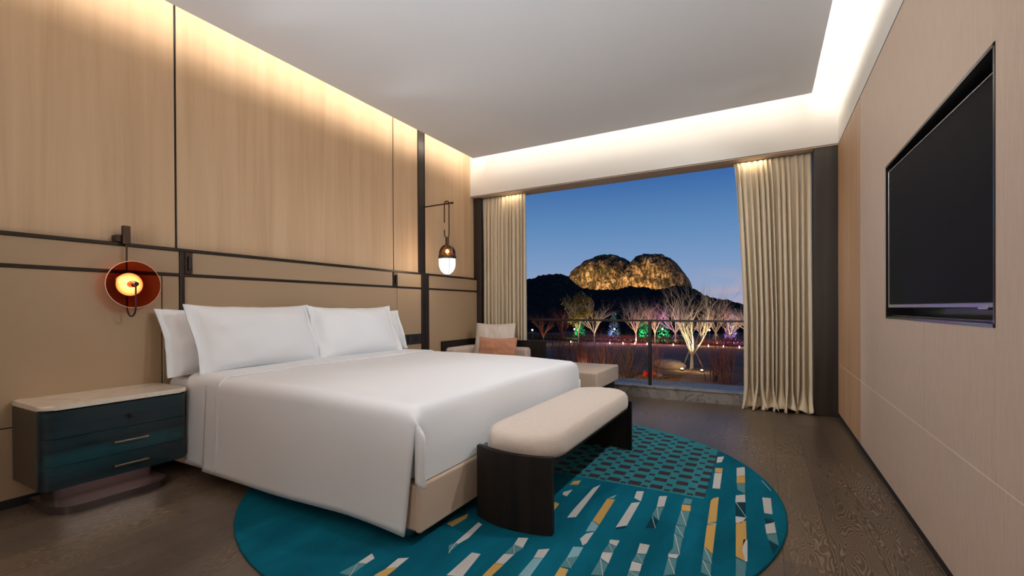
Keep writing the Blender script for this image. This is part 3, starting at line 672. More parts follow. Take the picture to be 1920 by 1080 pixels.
# ---- bench
be = thing('bench', (2.63, 2.78, 0), 'oatmeal upholstered bench on two dark curved panel legs, at the foot of the bed', 'bench')
def bench_leg(y0, s):
    b = new(); P = []; Q = []
    for k in range(17):
        t_ = k/16; x = 2.405+0.435*t_
        bulge = 0.048*(1-(2*t_-1.1)**2)
        P.append((x, y0-s*bulge)); Q.append((x, y0-s*bulge+s*0.030))
    prism(b, P+Q[::-1], 0.0132, 0.385, 0.002, 0, 1)
    obj('leg', b, M['dark_wood'], be)
bench_leg(2.035, 1); bench_leg(3.555, -1)
b = new()
def seat(u, v):
    # superellipse plan, crowned top
    a = 2*PI*u; q = v*2-1
    n_ = 3.6; ca, sa = cos(a), sin(a); ex = abs(ca)**(2/n_)*(1 if ca > 0 else -1); ey = abs(sa)**(2/2.6)*(1 if sa > 0 else -1)
    prof = max(0, 1-abs(q)**2.6)**(1/2.6); z = 0.412+0.066*q
    if q < -0.999 or q > 0.999: prof = 0
    rr = 0.80+0.20*prof if abs(q) < 0.999 else 0
    return None
prof = [(0.0, 0.350), (0.5, 0.350), (0.90, 0.350), (0.975, 0.362), (0.998, 0.385), (1.0, 0.410), (0.985, 0.440), (0.94, 0.463), (0.86, 0.476), (0.70, 0.484), (0.45, 0.488), (0.2, 0.489), (0.0, 0.489)]
rings = []
for r_, z_ in prof:
    ring = []
    for k in range(72):
        a = 2*PI*k/72; ca, sa = cos(a), sin(a); hx, hy = 0.222, 0.792
        # rounded-rectangle plan: corners of generous radius
        R_ = 0.205; cxm, cym = hx-R_, hy-R_
        dx = (1 if ca > 0 else -1)*cxm if abs(ca) > 1e-6 else 0; dy = (1 if sa > 0 else -1)*cym if abs(sa) > 1e-6 else 0
        x, y = dx+R_*ca, dy+R_*sa*1.0
        s_ = r_ if r_ > 0 else 0.0
        ins = (1-s_)*hx
        x2, y2 = x*(1-(1-s_)), y*(1-(1-s_)*hx/hy*1.2) if s_ > 0 else 0
        if s_ == 0: x2 = 0; y2 = y*(1-hx/hy*1.2)
        if z_ < 0.393:
            tt = (x2+0.223)/0.435; lim = 0.757-0.030+0.048*(1-(2*tt-1.1)**2)-0.002; y2 = max(-lim, min(lim, y2))
        ring.append(b.verts.new((2.628+x2, 2.795+y2, z_+0.004*noise.noise(Vector((x2*5, y2*5, 0))))))
    rings.append(ring)
for A, B in zip(rings, rings[1:]):
    for k in range(72): b.faces.new((A[k], A[(k+1) % 72], B[(k+1) % 72], B[k]))
obj('seat_cushion', b, M['bench_fabric'], be, 60)
b = new(); box(b, 2.44, 2.82, 2.075, 3.515, 0.325, 0.355, 0.003, 1); obj('seat_board', b, M['dark_wood'], be)

# ---- daybed by the window
db = thing('daybed', (1.1, 5.25, 0), 'corner daybed with dark wooden back and beige seat, under the left curtain', 'daybed')
b = new(); box(b, 0.08, 2.10, 4.90, 5.655, 0.0, 0.215, 0.004, 1); obj('base', b, M['dark_wood'], db)
b = new(); box(b, 0.085, 2.155, 4.81, 5.66, 0.215, 0.405, 0.022, 4); obj('seat_cushion', b, M['sofa_fabric'], db)
b = new(); box(b, 0.055, 1.165, 5.655, 5.690, 0.10, 0.664, 0.004, 1); obj('back_panel', b, M['dark_wood'], db)
b = new(); box(b, 0.053, 0.088, 4.83, 5.690, 0.10, 0.680, 0.004, 1); obj('side_panel', b, M['dark_wood'], db)
b = new(); box(b, 0.10, 0.965, 5.50, 5.652, 0.40, 0.578, 0.045, 5); obj('back_cushion', b, M['back_fabric'], db)
b = new(); box(b, 0.09, 0.24, 4.86, 5.50, 0.40, 0.600, 0.045, 5); obj('side_cushion', b, M['back_fabric'], db)
p1 = pillow((0.52, 5.36, 0.403), -PI/2+0.22, 0.30, 0.56, 0.52, 0.075, 0.0, 7, 'square cream cushion with piping, in the corner of the daybed', None, 0.0, 'cushion', M['cream'], 'cushion', M['cream'], 0.07)
p2 = pillow((0.68, 5.17, 0.403), -PI/2+0.02, 0.20, 0.56, 0.33, 0.065, 0.0, 8, 'small terracotta lumbar cushion leaning on the cream cushion', None, 0.01, 'cushion', M['terracotta'], 'cushion', M['terracotta'], 0.09)

# ---- curtains
def curtain(x0, x1, x0b, x1b, folds, seed, label, name='curtain', yc=5.745, amp=0.036, puddle=True):
    random.seed(seed); b = new(); nu, nv = folds*14, 60
    ph = [0]
    for k in range(folds): ph.append(ph[-1]+random.uniform(0.7, 1.35))
    amps = [random.uniform(0.55, 1.15) for _ in range(folds+2)]
    tot = ph[-1]
    H_ = 2.700
    def f(u, v):
        z = H_*(1-v)
        w_ = u*tot; k = 0
        while k < folds-1 and w_ > ph[k+1]: k += 1
        fr = (w_-ph[k])/(ph[k+1]-ph[k]); A = amps[k]+(amps[k+1]-amps[k])*fr
        top = min(1, 0.35+v*6)
        drift = noise.noise(Vector((u*3, v*1.3, seed)))*0.05*v
        s_ = sin(2*PI*fr+0.5*sin(v*2.2+k*1.7)); s_ = (abs(s_)**0.8)*(1 if s_ > 0 else -1)
        y = yc+amp*A*top*s_*(1+0.45*v)
        xa = x0+(x0b-x0)*min(1, v*1.6)**0.7; xb = x1+(x1b-x1)*v
        x = xa+(xb-xa)*(u+drift*0.10)+0.010*cos(2*PI*fr*1.0+1.3)*A*top
        if puddle and z < 0.26:
            q = (0.26-z)/0.26; nn_ = noise.noise(Vector((u*11, 0.5, seed))); sh_ = sin(u*folds*3.1+seed)
            y -= 0.13*q**2.2*(0.75+0.6*nn_)+0.02*q*sin(u*folds*4.4+seed)
            x += (0.050*q**1.5*sh_+0.03*q*q*nn_)*min(1, (1-u)*6)
            z = 0.006+0.26*(1-q)**(1.15)*(1-0.25*q*max(0, sh_))+0.030*q*max(0, sin(u*folds*3.3+q*3))
        return (x, y, max(z, 0.005))
    grid(b, f, nu, nv)
    o = obj(name, b, M['curtain'], None, 80, ((x0+x1)/2, yc, 0)); solid(o, 0.004, 0)
    return tag(o, label, 'curtain', 'sand coloured curtains at the window')
curtain(3.435, 4.165, 3.530, 4.165, 13, 3, 'right sand coloured curtain, pooling on the floor beside the dark panel')
curtain(0.130, 0.830, 0.130, 0.830, 12, 9, 'left sand coloured curtain, falling behind the daybed', puddle=False, yc=5.755)
for x, w_ in ((3.62, 0.25), (0.62, 0.3)):
    area('curtain_slot_light', (x, 5.69, 2.70), w_, 0.02, 0.35, (1, 0.82, 0.55), (0, 0.55, -1))

# ---- television
tv = thing('television', (RW, 2.8, 1.5), 'wide black flat television in the wall niche', 'television')
Rt = Matrix.Rotation(0.0, 4, 'Z')
def tvbox(x0, x1, y0, y1, z0, z1, name, m, bev=0.002, parent=None, shear=0.040):
    b = new(); box(b, x0, x1, y0, y1, z0, z1, bev, 2)
    for v in b.verts: v.co.x += shear*(3.50-v.co.y)/1.38
    return obj(name, b, m, parent or tv)
X0 = RW-0.004
tvbox(X0+0.002, X0+0.035, 2.105, 3.505, 1.100, 1.902, 'housing', M['black_plastic'], 0.004)
scr = tvbox(X0-0.002, X0+0.006, 2.113, 3.498, 1.116, 1.896, 'screen', M['tv_screen'], 0.001)
b = new()
box(b, X0-0.006, X0+0.014, 2.105, 3.505, 1.096, 1.113, 0.003, 2); box(b, X0-0.005, X0+0.004, 2.105, 2.1115, 1.10, 1.902, 0.001, 1)
box(b, X0-0.005, X0+0.004, 3.4985, 3.505, 1.10, 1.902, 0.001, 1); box(b, X0-0.005, X0+0.004, 2.105, 3.505, 1.896, 1.902, 0.001, 1)
for v in b.verts: v.co.x += 0.040*(3.50-v.co.y)/1.38
obj('bezel', b, M['silver'], tv)
tvbox(X0-0.008, X0+0.012, 2.225, 2.300, 1.088, 1.106, 'sensor', M['silver'], 0.004)
b = new(); box(b, RW+0.03, RW+ND-0.01, 2.55, 3.05, 1.30, 1.70, 0.004, 1); obj('wall_mount', b, M['black_plastic'], tv)

# ---- disc wall lamp
wlmp = thing('wall_lamp', (0.06, 1.435, 1.55), 'wall lamp with a glowing bulb behind a round amber glass disc', 'lamp')
b = new(); box(b, 0.0, 0.075, 1.392, 1.462, 1.548, 1.592, 0.002, 1); obj('bracket', b, M['bronze_metal'], wlmp)
b = new(); box(b, 0.068, 0.100, 1.418, 1.458, 1.535, 1.652, 0.002, 1); obj('mount', b, M['bronze_metal'], wlmp)
LY, LZ = 1.440, 1.270
b = new(); pts = [(0.085, LY, 1.54), (0.085, LY, 1.40), (0.085, LY, 1.135)]
for k in range(1, 13):
    a = PI+PI*k/12; pts.append((0.145+0.060*cos(a), LY, 1.130+0.068*sin(a)))
pts += [(0.205, LY, 1.20), (0.205, LY, 1.262)]
tube(b, pts, 0.0052, 10); obj('stem', b, M['bronze_metal'], wlmp)
b = new(); lathe(b, [(0.0001, -0.003), (0.150, -0.003), (0.1515, 0.0), (0.150, 0.003), (0.0001, 0.003)], (0.130, LY+0.022, LZ), 64, 'x')
dsc = obj('glass_disc', b, M['amber_glass'], wlmp)
b = new(); tube(b, [(0.130, LY+0.022+0.1515*cos(2*PI*k/64), LZ+0.1515*sin(2*PI*k/64)) for k in range(65)], 0.0022, 6, False)
obj('disc_rim', b, mat('pale_polished_glass_edge', (0.9, 0.72, 0.55, 1), 0.2, spec=0.8), wlmp)
b = new(); lathe(b, [(0.0001, -0.003), (0.072, -0.003), (0.074, 0.0), (0.074, 0.001), (0.0001, 0.001)], (0.0, 0, 0), 32, 'x')
bl = obj('bulb', b, M['glow_warm']); bl.parent = wlmp; bl.location = Vector((0.122, LY, LZ))-wlmp.location
b = new(); lathe(b, [(0.0001, -0.055), (0.03, -0.051), (0.055, -0.036), (0.070, -0.014), (0.0745, -0.003), (0.0001, -0.003)], (0.122, LY, LZ), 32, 'x')
obj('bulb_cap', b, M['bronze_metal'], wlmp)
b = new(); lathe(b, [(0.0001, 0.0), (0.020, 0.0), (0.022, 0.012), (0.020, 0.055), (0.014, 0.060), (0.014, 0.082), (0.0001, 0.082)], (0.134, LY, LZ), 24, 'x')
obj('socket', b, M['bronze_metal'], wlmp)
point('wall_lamp_light', (0.20, LY-0.02, LZ+0.03), 0.5, (1.0, 0.55, 0.24), 0.03)

# ---- hanging lantern lamp
hl = thing('hanging_lamp', (0.37, 4.55, 2.37), 'capsule lamp of copper and frosted glass hanging from a wall arm', 'lamp')
HX, HY = 0.372, 4.55
b = new(); tube(b, [(0.0, HY, 2.372), (0.44, HY, 2.376)], 0.0085, 12); tube(b, [(0.430, HY, 2.376), (0.460, HY, 2.376)], 0.013, 12); tube(b, [(0.355, HY, 2.3755), (0.385, HY, 2.3755)], 0.012, 12)
obj('wall_arm', b, M['bronze_metal'], hl)
b = new(); xr, xl = 0.400, 0.332; pts = [(xl, HY, 2.150), (xl, HY, 2.372)]
for k in range(1, 8): a = PI-PI*k/8; pts.append((0.366+0.034*cos(a), HY, 2.376+0.030*sin(a)))
pts += [(xr, HY, 2.372), (xr, HY, 2.000), (xr-0.008, HY, 1.975), (xr-0.028, HY, 1.962), (xl+0.01, HY, 1.975), (xl, HY, 2.000), (xl, HY, 2.062)]
tube(b, pts, 0.0075, 10); obj('hook', b, M['bronze_metal'], hl)
b = new(); lathe(b, [(0.0001, 1.968), (0.021, 1.968), (0.022, 1.960), (0.022, 1.885), (0.030, 1.880), (0.0001, 1.878)], (HX, HY, 0), 20); obj('neck', b, M['bronze_metal'], hl)
RL = 0.103
b = new(); lathe(b, [(0.02, 1.884)]+[(RL*sin(PI/2*k/12), 1.765+0.120*cos(PI/2*k/12)) for k in range(2, 13)]+[(RL, 1.745)], (HX, HY, 0), 40); 
sh = obj('copper_shade', b, M['copper_glass'], hl)
b = new(); lathe(b, [(0.0001, 1.86), (0.012, 1.858), (0.012, 1.832), (0.010, 1.825), (0.0001, 1.825)], (HX, HY, 0), 16); obj('inner_socket', b, M['bronze_metal'], hl)
b = new(); lathe(b, [(0.0001, 1.772)]+[(0.024*sin(PI*k/8), 1.798-0.026*cos(PI*k/8)) for k in range(1, 8)]+[(0.0001, 1.826)], (HX, HY, 0), 16); obj('inner_bulb', b, emit('small_warm_filament_bulb', (1.0, 0.72, 0.42, 1), 3.5), hl)
b = new(); lathe(b, [(0.105, 1.706), (0.109, 1.708), (0.109, 1.742), (0.105, 1.745), (0.0001, 1.744)], (HX, HY, 0), 40); obj('collar', b, M['bronze_metal'], hl)
b = new(); lathe(b, [(RL, 1.742), (RL, 1.706), (RL*0.995, 1.66)]+[(RL*cos(PI/2*k/12), 1.655-0.140*sin(PI/2*k/12)) for k in range(1, 12)]+[(0.002, 1.515)], (HX, HY, 0), 40); obj('frosted_globe', b, M['glow_white'], hl)
b = new()
for k in range(6):
    a = PI/3*k+0.35; tube(b, [(HX+(RL+0.001)*cos(a)*c_, HY+(RL+0.001)*sin(a)*c_, z_) for c_, z_ in [(1, 1.706), (1, 1.66)]+[(cos(PI/2*j/8), 1.655-0.141*sin(PI/2*j/8)) for j in range(1, 8)]+[(0.04, 1.512)]], 0.0024, 5)
lathe(b, [(0.0001, 1.503), (0.010, 1.506), (0.014, 1.514), (0.0001, 1.517)], (HX, HY, 0), 16)
obj('cage', b, M['bronze_metal'], hl)
point('hanging_lamp_light', (HX+0.02, HY-0.17, 1.62), 3.0, (1.0, 0.80, 0.58), 0.08)
point('hanging_lamp_glow', (HX+0.03, HY-0.03, 1.80), 0.8, (1.0, 0.75, 0.45), 0.015)

# ---- reading light plates and the socket strip
def reading(y0, y1, label):
    t_ = thing('reading_light', (0.06, (y0+y1)/2, 1.44), label, 'light', 'slim bronze reading lights between the trims')
    b = new(); box(b, 0.02, 0.062, y0, y1, 1.366, 1.521, 0.002, 1); obj('plate', b, M['bronze_metal'], t_)
    ym = (y0+y1)/2+0.004
    b = new(); lathe(b, [(0.0001, 1.393), (0.009, 1.394), (0.0115, 1.402), (0.0115, 1.483), (0.009, 1.492), (0.0001, 1.493)], (0.072, ym, 0), 20); obj('lamp_head', b, M['niche_metal'], t_)
reading(1.800, 1.850, 'slim upright reading light above the near pillows'); reading(3.955, 4.022, 'slim upright reading light above the far pillow')
so = thing('socket_strip', (0.055, 4.235, 0.74), 'long black socket and switch strip beyond the far pillows', 'socket')
b = new(); box(b, 0.045, 0.060, 4.030, 4.440, 0.680, 0.802, 0.003, 1); obj('plate', b, M['black_plastic'], so)
for k, (y, n_) in enumerate(((4.10, 'switch'), (4.21, 'switch'), (4.345, 'outlet'))):
    b = new(); box(b, 0.058, 0.063, y-0.038, y+0.038, 0.703, 0.779, 0.002, 1); q = obj(n_, b, M['niche_metal'], so)
    b = new()
    if n_ == 'outlet':
        for dy, dz in ((-0.014, 0.014), (0.014, 0.014), (-0.014, -0.016), (0.014, -0.016)): box(b, 0.062, 0.0642, y+dy-0.004, y+dy+0.004, 0.741+dz-0.009, 0.741+dz+0.009)
        obj('slots', b, M['black_gap'], q)
    else:
        for dz in (-0.022, 0, 0.022): box(b, 0.062, 0.0642, y+0.014, y+0.022, 0.741+dz-0.004, 0.741+dz+0.004)
        obj('indicator', b, M['silver'], q)

# ================================================================== OUTSIDE
rl = thing('balustrade', (2.476, 5.88, 0.15), 'glass balustrade with a dark post and rail outside the bed end of the window', 'balustrade')
YR = 5.90
b = new(); box(b, 0.02, RW+0.1, YR-0.022, YR+0.022, 0.930, 0.955, 0.004, 2); obj('handrail', b, M['bronze'], rl)
b = new(); box(b, 2.462, 2.500, YR-0.02, YR+0.02, 0.14, 0.932, 0.003, 1); obj('post', b, M['bronze'], rl)
for x0, x1 in ((0.05, 2.455), (2.507, RW+0.08)):
    b = new(); box(b, x0, x1, YR-0.004, YR+0.004, 0.15, 0.925); obj('glass_panel', b, M['rail_glass'], rl, 0)

GZ = -3.0
gm = mat('winter_lawn', (0.05, 0.045, 0.04, 1), 0.95, spec=0.1); t = NT(gm); v = t.coord()
t.color(t.ramp(t.noise(v, 0.5, 6, 0.65), [(0.3, (0.22, 0.135, 0.085, 1)), (0.7, (0.33, 0.21, 0.135, 1))])); t.bump(t.noise(v, 30, 3), 0.5, 0.05)
def gz(x, y): return GZ+0.10*noise.noise(Vector((x*0.08, y*0.08, 1)))
b = new(); grid(b, lambda u, v: (-140+260*u, 7+90*v, gz(-140+260*u, 7+90*v)), 90, 50)
struct('ground', b, gm, 'dark winter lawn of the park outside', 'ground')
pm = mat('pale_garden_path', (0.22, 0.16, 0.12, 1), 0.9)
b = new(); grid(b, lambda u, v: (-70+130*u, 56.2+1.6*v+1.0*sin(u*9), GZ+0.10), 60, 1); obj_ = struct('path', b, pm, 'pale path with low lights across the park', 'path')
mulch = mat('fallen_leaf_mulch', (0.20, 0.10, 0.03, 1), 0.95, spec=0.1); t = NT(mulch); t.color(t.ramp(t.noise(t.coord(), 6, 5, 0.7), [(0.35, (0.06, 0.035, 0.02, 1)), (0.65, (0.36, 0.17, 0.04, 1))]))
b = new(); grid(b, lambda u, v: (-6.5+6.0*u, 23.5+6.0*v, gz(-6.5+6.0*u, 23.5+6*v)+0.10*sin(PI*u)*sin(PI*v)+0.01), 30, 16)
tag(obj('leaf_mulch', b, mulch), 'orange brown leaf mulch bed below the window', 'mulch', kind='stuff')

# ---- the rocky peak
ROCK = [(-136.6, 22.7), (-132.9, 25.6), (-126.3, 31.5), (-121.9, 34.2), (-115.4, 38.4), (-106.9, 41.6), (-99.9, 42.7), (-94.6, 41.6), (-88.6, 38.5), (-84.7, 35.9), (-82.3, 35.8), (-80.0, 37.6), (-76.9, 39.8), (-73.1, 41.1), (-67.4, 40.3), (-60.0, 39.1), (-54.6, 36.5), (-50.0, 31.8), (-46.5, 26.8), (-43.0, 22.2), (-41.3, 18.5), (-40.2, 13.7)]
HILL = [(-260, 8), (-180.6, 10.2), (-162.3, 13.8), (-145.0, 18.3), (-136.7, 19.5), (-128.5, 21.1), (-120.6, 21.5), (-112.9, 21.2), (-107.2, 17.2), (-101.6, 12.8), (-87.2, 11.1), (-76.8, 11.2), (-68.4, 13.0), (-65.1, 11.9), (-60.2, 12.5), (-53.9, 10.4), (-47.6, 11.8), (-41.5, 12.6), (-35.5, 12.2), (-31.1, 10.5), (-26.8, 7.0), (-19.8, 5.1), (-14.2, 4.4), (-7.5, 2.5), (0.4, 1.3), (13.1, 0.1), (60, -1), (140, -2)]
def interp(T, x):
    if x <= T[0][0]: return T[0][1]
    for (a, b_), (c, d) in zip(T, T[1:]):
        if x <= c: return b_+(d-b_)*(x-a)/(c-a)
    return T[-1][1]
def fbm(p, o=5):
    s_ = 0; a = 1
    for _ in range(o): s_ += a*noise.noise(p); p = p*2.07; a *= 0.52
    return s_
rockm = mat('weathered_rock', (0.32, 0.22, 0.13, 1), 0.95, spec=0.1); t = NT(rockm); v = t.coord((1, 1, 1))
n1 = t.noise(v, 0.09, 8, 0.7, 0.8); n2 = t.noise(t.coord((1, 1, 0.4)), 0.5, 6, 0.7)
c = t.ramp(n1, [(0.36, (0.02, 0.022, 0.014, 1)), (0.47, (0.20, 0.13, 0.08, 1)), (0.56, (0.42, 0.27, 0.16, 1)), (0.7, (0.50, 0.36, 0.22, 1))])
c = t.mix(t.ramp(n2, [(0.44, (1, 1, 1, 1)), (0.56, (0, 0, 0, 1))]), c, (0.03, 0.028, 0.016, 1)); t.color(c)
t.bump(n2, 1.0, 1.5)
b = new(); XA, XB = ROCK[0][0]-1.5, ROCK[-1][0]+0.4
def rf(u, v):
    x = XA+(XB-XA)*u; h = interp(ROCK, x) if XA+1.5 < x else ROCK[0][1]*0.9
    base = 2.0
    hill_dome = sin(PI*min(1, max(0, u)))**0.5
    depth = 34*hill_dome+6
    if v < 0.75:
        a = v/0.75*PI/2; z = base+(h-base)*sin(a)**0.85; y = 345-depth*cos(a)
    else:
        a = (v-0.75)/0.25; z = base+(h-base)*cos(a*PI/2); y = 345+depth*0.8*a
    q = sin(PI*u)**0.4
    n_ = fbm(Vector((x*0.055, z*0.05, 4.2)), 6); rid = abs(fbm(Vector((x*0.11, z*0.05, 9.1)), 4))
    cleft = math.exp(-((x+83.5)/3.2)**2)*7
    y += (n_*8-rid*10+5)*q+cleft
    z += (fbm(Vector((x*0.3, y*0.12, 0.3)), 4)*0.9)*(1 if v < 0.9 else 0.3)
    return (x*(1+0.004*n_), y, z)
grid(b, rf, 200, 90)
rk = obj('rocky_peak', b, rockm, None, 0, (-90, 345, 2)); tag(rk, 'twin domed bare rock peak lit golden from below', 'mountain')
for x, p_ in ((-127, 0.5), (-119, 1.0), (-111, 1.0), (-103, 1.1), (-95, 1.1), (-88, 0.8), (-78, 0.5), (-70, 0.7), (-62, 1.0), (-54, 1.3), (-46, 1.3)):
    spot('rock_floodlight', (x, 286, interp(HILL, x)+4.0), (x-1, 336, interp(ROCK, x)*0.72+3), 30000*p_, (1.0, 0.66, 0.30), 120, 0.8, 0.5)
point('rock_base_lamp', (-116, 292, 22), 2500, (0.95, 0.85, 0.15), 0.5); point('rock_base_lamp', (-131, 288, 23), 3000, (1.0, 0.65, 0.15), 0.5)
point('rock_base_lamp', (-47.5, 300, 15.5), 5000, (1.0, 0.62, 0.16), 0.5); point('rock_base_lamp', (-61, 298, 15), 4000, (1.0, 0.62, 0.16), 0.5)
# ---- wooded hill in front of it
hm = mat('dusky_forest', (0.010, 0.014, 0.012, 1), 1.0, spec=0.05); t = NT(hm)
t.color(t.ramp(t.noise(t.coord(), 0.15, 6, 0.7), [(0.3, (0.010, 0.012, 0.014, 1)), (0.7, (0.034, 0.036, 0.028, 1))])); t.bump(t.noise(t.coord(), 1.2, 4), 1.0, 1.0)
def hf(u, v):
    x = -265+420*u; y = 72+(290-72)*min(1, v/0.86) + (max(0, v-0.86)/0.14)*30
    s_ = min(1, v/0.86); xc = x*290/max(y, 150) if y < 290 else x
    h = interp(HILL, xc); g = sin(s_*PI/2)**1.15
    z = GZ+(h-1.1-GZ)*g+1.1*g
    if v > 0.86: z -= 8*((v-0.86)/0.14)**2
    # rounded tree crowns
    cell = 5.0 if y < 220 else 4.2
    d = noise.voronoi(Vector((x/cell, y/cell, 0)))[0][0]
    z += (2.2*(1-min(1, d*1.5))**0.8-0.9)*(0.6+0.4*s_)*1.3+0.5*noise.noise(Vector((x*0.7, y*0.7, 0)))
    return (x, y, z)
b = new(); grid(b, hf, 330, 130)
fh = obj('wooded_hill', b, hm, None, 0, (-60, 200, 0)); tag(fh, 'dark wooded hill below the golden rock', 'hill', kind='stuff')

# ---- bare trees
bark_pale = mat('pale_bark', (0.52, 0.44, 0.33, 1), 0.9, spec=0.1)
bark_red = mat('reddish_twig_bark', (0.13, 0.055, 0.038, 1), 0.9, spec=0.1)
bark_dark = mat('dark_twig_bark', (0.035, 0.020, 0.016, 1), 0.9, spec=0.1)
def branch(bm, p, d, L, r, lev, rng, spread, kids, seg=4, upb=0.25, mi=0):
    n_ = 4; pts = [p]; rs = [r]; q = Vector(p); dd = Vector(d)
    for k in range(n_):
        dd = (dd+Vector((rng.uniform(-1, 1), rng.uniform(-1, 1), rng.uniform(-0.4, 1)*upb*2))*0.13).normalized()
        q = q+dd*L/n_; pts.append(q.copy()); rs.append(r*(1-0.5*(k+1)/n_))
    tube(bm, pts, rs, seg, False, mi)
    if lev == 0: return
    for k in range(kids[0] if isinstance(kids, list) else kids):
        i = rng.randint(1 if lev > 1 else 1, n_); a = rng.uniform(0, 2*PI); t_ = spread*rng.uniform(0.6, 1.2)
        ax = dd.orthogonal().normalized(); ax.rotate(Matrix.Rotation(a, 3, dd)); nd = (dd*cos(t_)+ax*sin(t_)+Vector((0, 0, upb))).normalized()
        branch(bm, pts[i], nd, L*rng.uniform(0.55, 0.85), rs[i]*0.62, lev-1, rng, spread, kids[1:] if isinstance(kids, list) else kids, 3, upb, mi)
def gpt(px, v): pass
def bare_tree(x, y, H_, m, seed, label, group, trunk=0.25, r=0.07, lev=4, kids=[6, 5, 4, 4], spread=0.55, stakes=False, name='bare_tree', upb=0.25, bm_only=False):
    rng = random.Random(seed); z0 = gz(x, y)
    root = thing(name, (x, y, z0), label, 'tree', group)
    b = new(); tl = H_*trunk
    tube(b, [(x, y, z0-0.1), (x+0.02, y, z0+tl*0.5), (x, y, z0+tl)], [r*1.2, r, r*0.9], 7)
    nm = kids[0]
    for k in range(nm):
        a = 2*PI*k/nm+rng.uniform(-0.4, 0.4); t_ = spread*rng.uniform(0.5, 1.15)
        d = Vector((sin(t_)*cos(a), sin(t_)*sin(a), cos(t_)))
        branch(b, Vector((x, y, z0+tl*rng.uniform(0.85, 1.0))), d, H_*rng.uniform(0.36, 0.46), r*0.62, lev-1, rng, spread*0.9, kids[1:], 5, upb)
    obj('branches', b, m, root, 60)
    if stakes:
        for k in range(3):
            a = 2*PI*k/3+0.5; b = new(); tube(b, [(x+0.75*cos(a), y+0.75*sin(a), z0), (x+0.06*cos(a), y+0.06*sin(a), z0+H_*0.24)], 0.028, 6); obj('stake', b, bark_pale, root)
    return root
GT = 'bare trees along the far path'
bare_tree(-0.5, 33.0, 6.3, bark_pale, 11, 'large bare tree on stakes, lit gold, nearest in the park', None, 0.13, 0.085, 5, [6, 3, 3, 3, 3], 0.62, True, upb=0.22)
ft = [(-13.6, 52.0, 5.0, 'bare tree with a violet glow in its crown, left part of the park'),
      (-9.1, 53.3, 4.9, 'bare tree with a magenta glow, left of the rail post'),
      (-7.2, 54.3, 5.0, 'bare tree with a purple glow, just right of the rail post'),
      (-5.3, 56.5, 4.6, 'bare tree lit plain white, left of the large tree'),
      (-2.6, 57.0, 3.2, 'small bare tree hidden behind the large tree'),
      (-1.0, 56.3, 5.2, 'orange lit bare tree right of the large tree'),
      (0.35, 57.5, 4.0, 'bare tree with a purple glow near the right curtain'),
      (2.2, 58.5, 4.6, 'bare tree in pale blue light at the right curtain edge')]
for i, (x, y, h, lb) in enumerate(ft):
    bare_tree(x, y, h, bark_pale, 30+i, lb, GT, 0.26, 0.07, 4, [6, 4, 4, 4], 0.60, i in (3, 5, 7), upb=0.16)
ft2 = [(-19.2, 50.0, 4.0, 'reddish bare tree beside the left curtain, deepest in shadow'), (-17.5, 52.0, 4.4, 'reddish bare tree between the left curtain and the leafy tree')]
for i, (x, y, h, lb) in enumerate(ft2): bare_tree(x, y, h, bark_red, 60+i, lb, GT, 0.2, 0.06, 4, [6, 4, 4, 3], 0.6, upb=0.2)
# leafy tree
leafm = mat('yellow_green_leaves', (0.16, 0.14, 0.025, 1), 0.8, spec=0.2); t = NT(leafm); t.color(t.ramp(t.noise(t.coord(), 2.0, 3), [(0.35, (0.07, 0.075, 0.015, 1)), (0.65, (0.30, 0.22, 0.04, 1))]))
def leaf_cloud(center, rad, n_, size, seed):
    rng = random.Random(seed); b = new(); blobs = [(Vector((rng.gauss(0, 0.45)*rad[0], rng.gauss(0, 0.4)*rad[1], rng.uniform(-0.8, 0.9)*rad[2])), rng.uniform(0.22, 0.45)) for _ in range(16)]
    for _ in range(n_):
        bc, br_ = rng.choice(blobs); d = Vector((rng.gauss(0, 1), rng.gauss(0, 1), rng.gauss(0, 1))).normalized()*br_*rad[0]*rng.uniform(0.5, 1.0)
        p = Vector(center)+bc+d; a = Vector((rng.gauss(0, 1), rng.gauss(0, 1), rng.gauss(0, 1))).normalized(); c_ = a.orthogonal().normalized()
        s_ = size*rng.uniform(0.6, 1.3); V = [b.verts.new(p+a*s_), b.verts.new(p+c_*s_*0.5), b.verts.new(p-a*s_), b.verts.new(p-c_*s_*0.5)]; b.faces.new(V)
    return b
x, y = -15.2, 51.0; lt = bare_tree(x, y, 5.2, bark_pale, 77, 'leafy yellow green tree near the left curtain', None, 0.3, 0.07, 3, [6, 4, 4], 0.5, False, 'leafy_tree')
obj('foliage', leaf_cloud((x, y, GZ+4.0), (2.0, 1.6, 1.5), 2600, 0.10, 5), leafm, lt, 0)
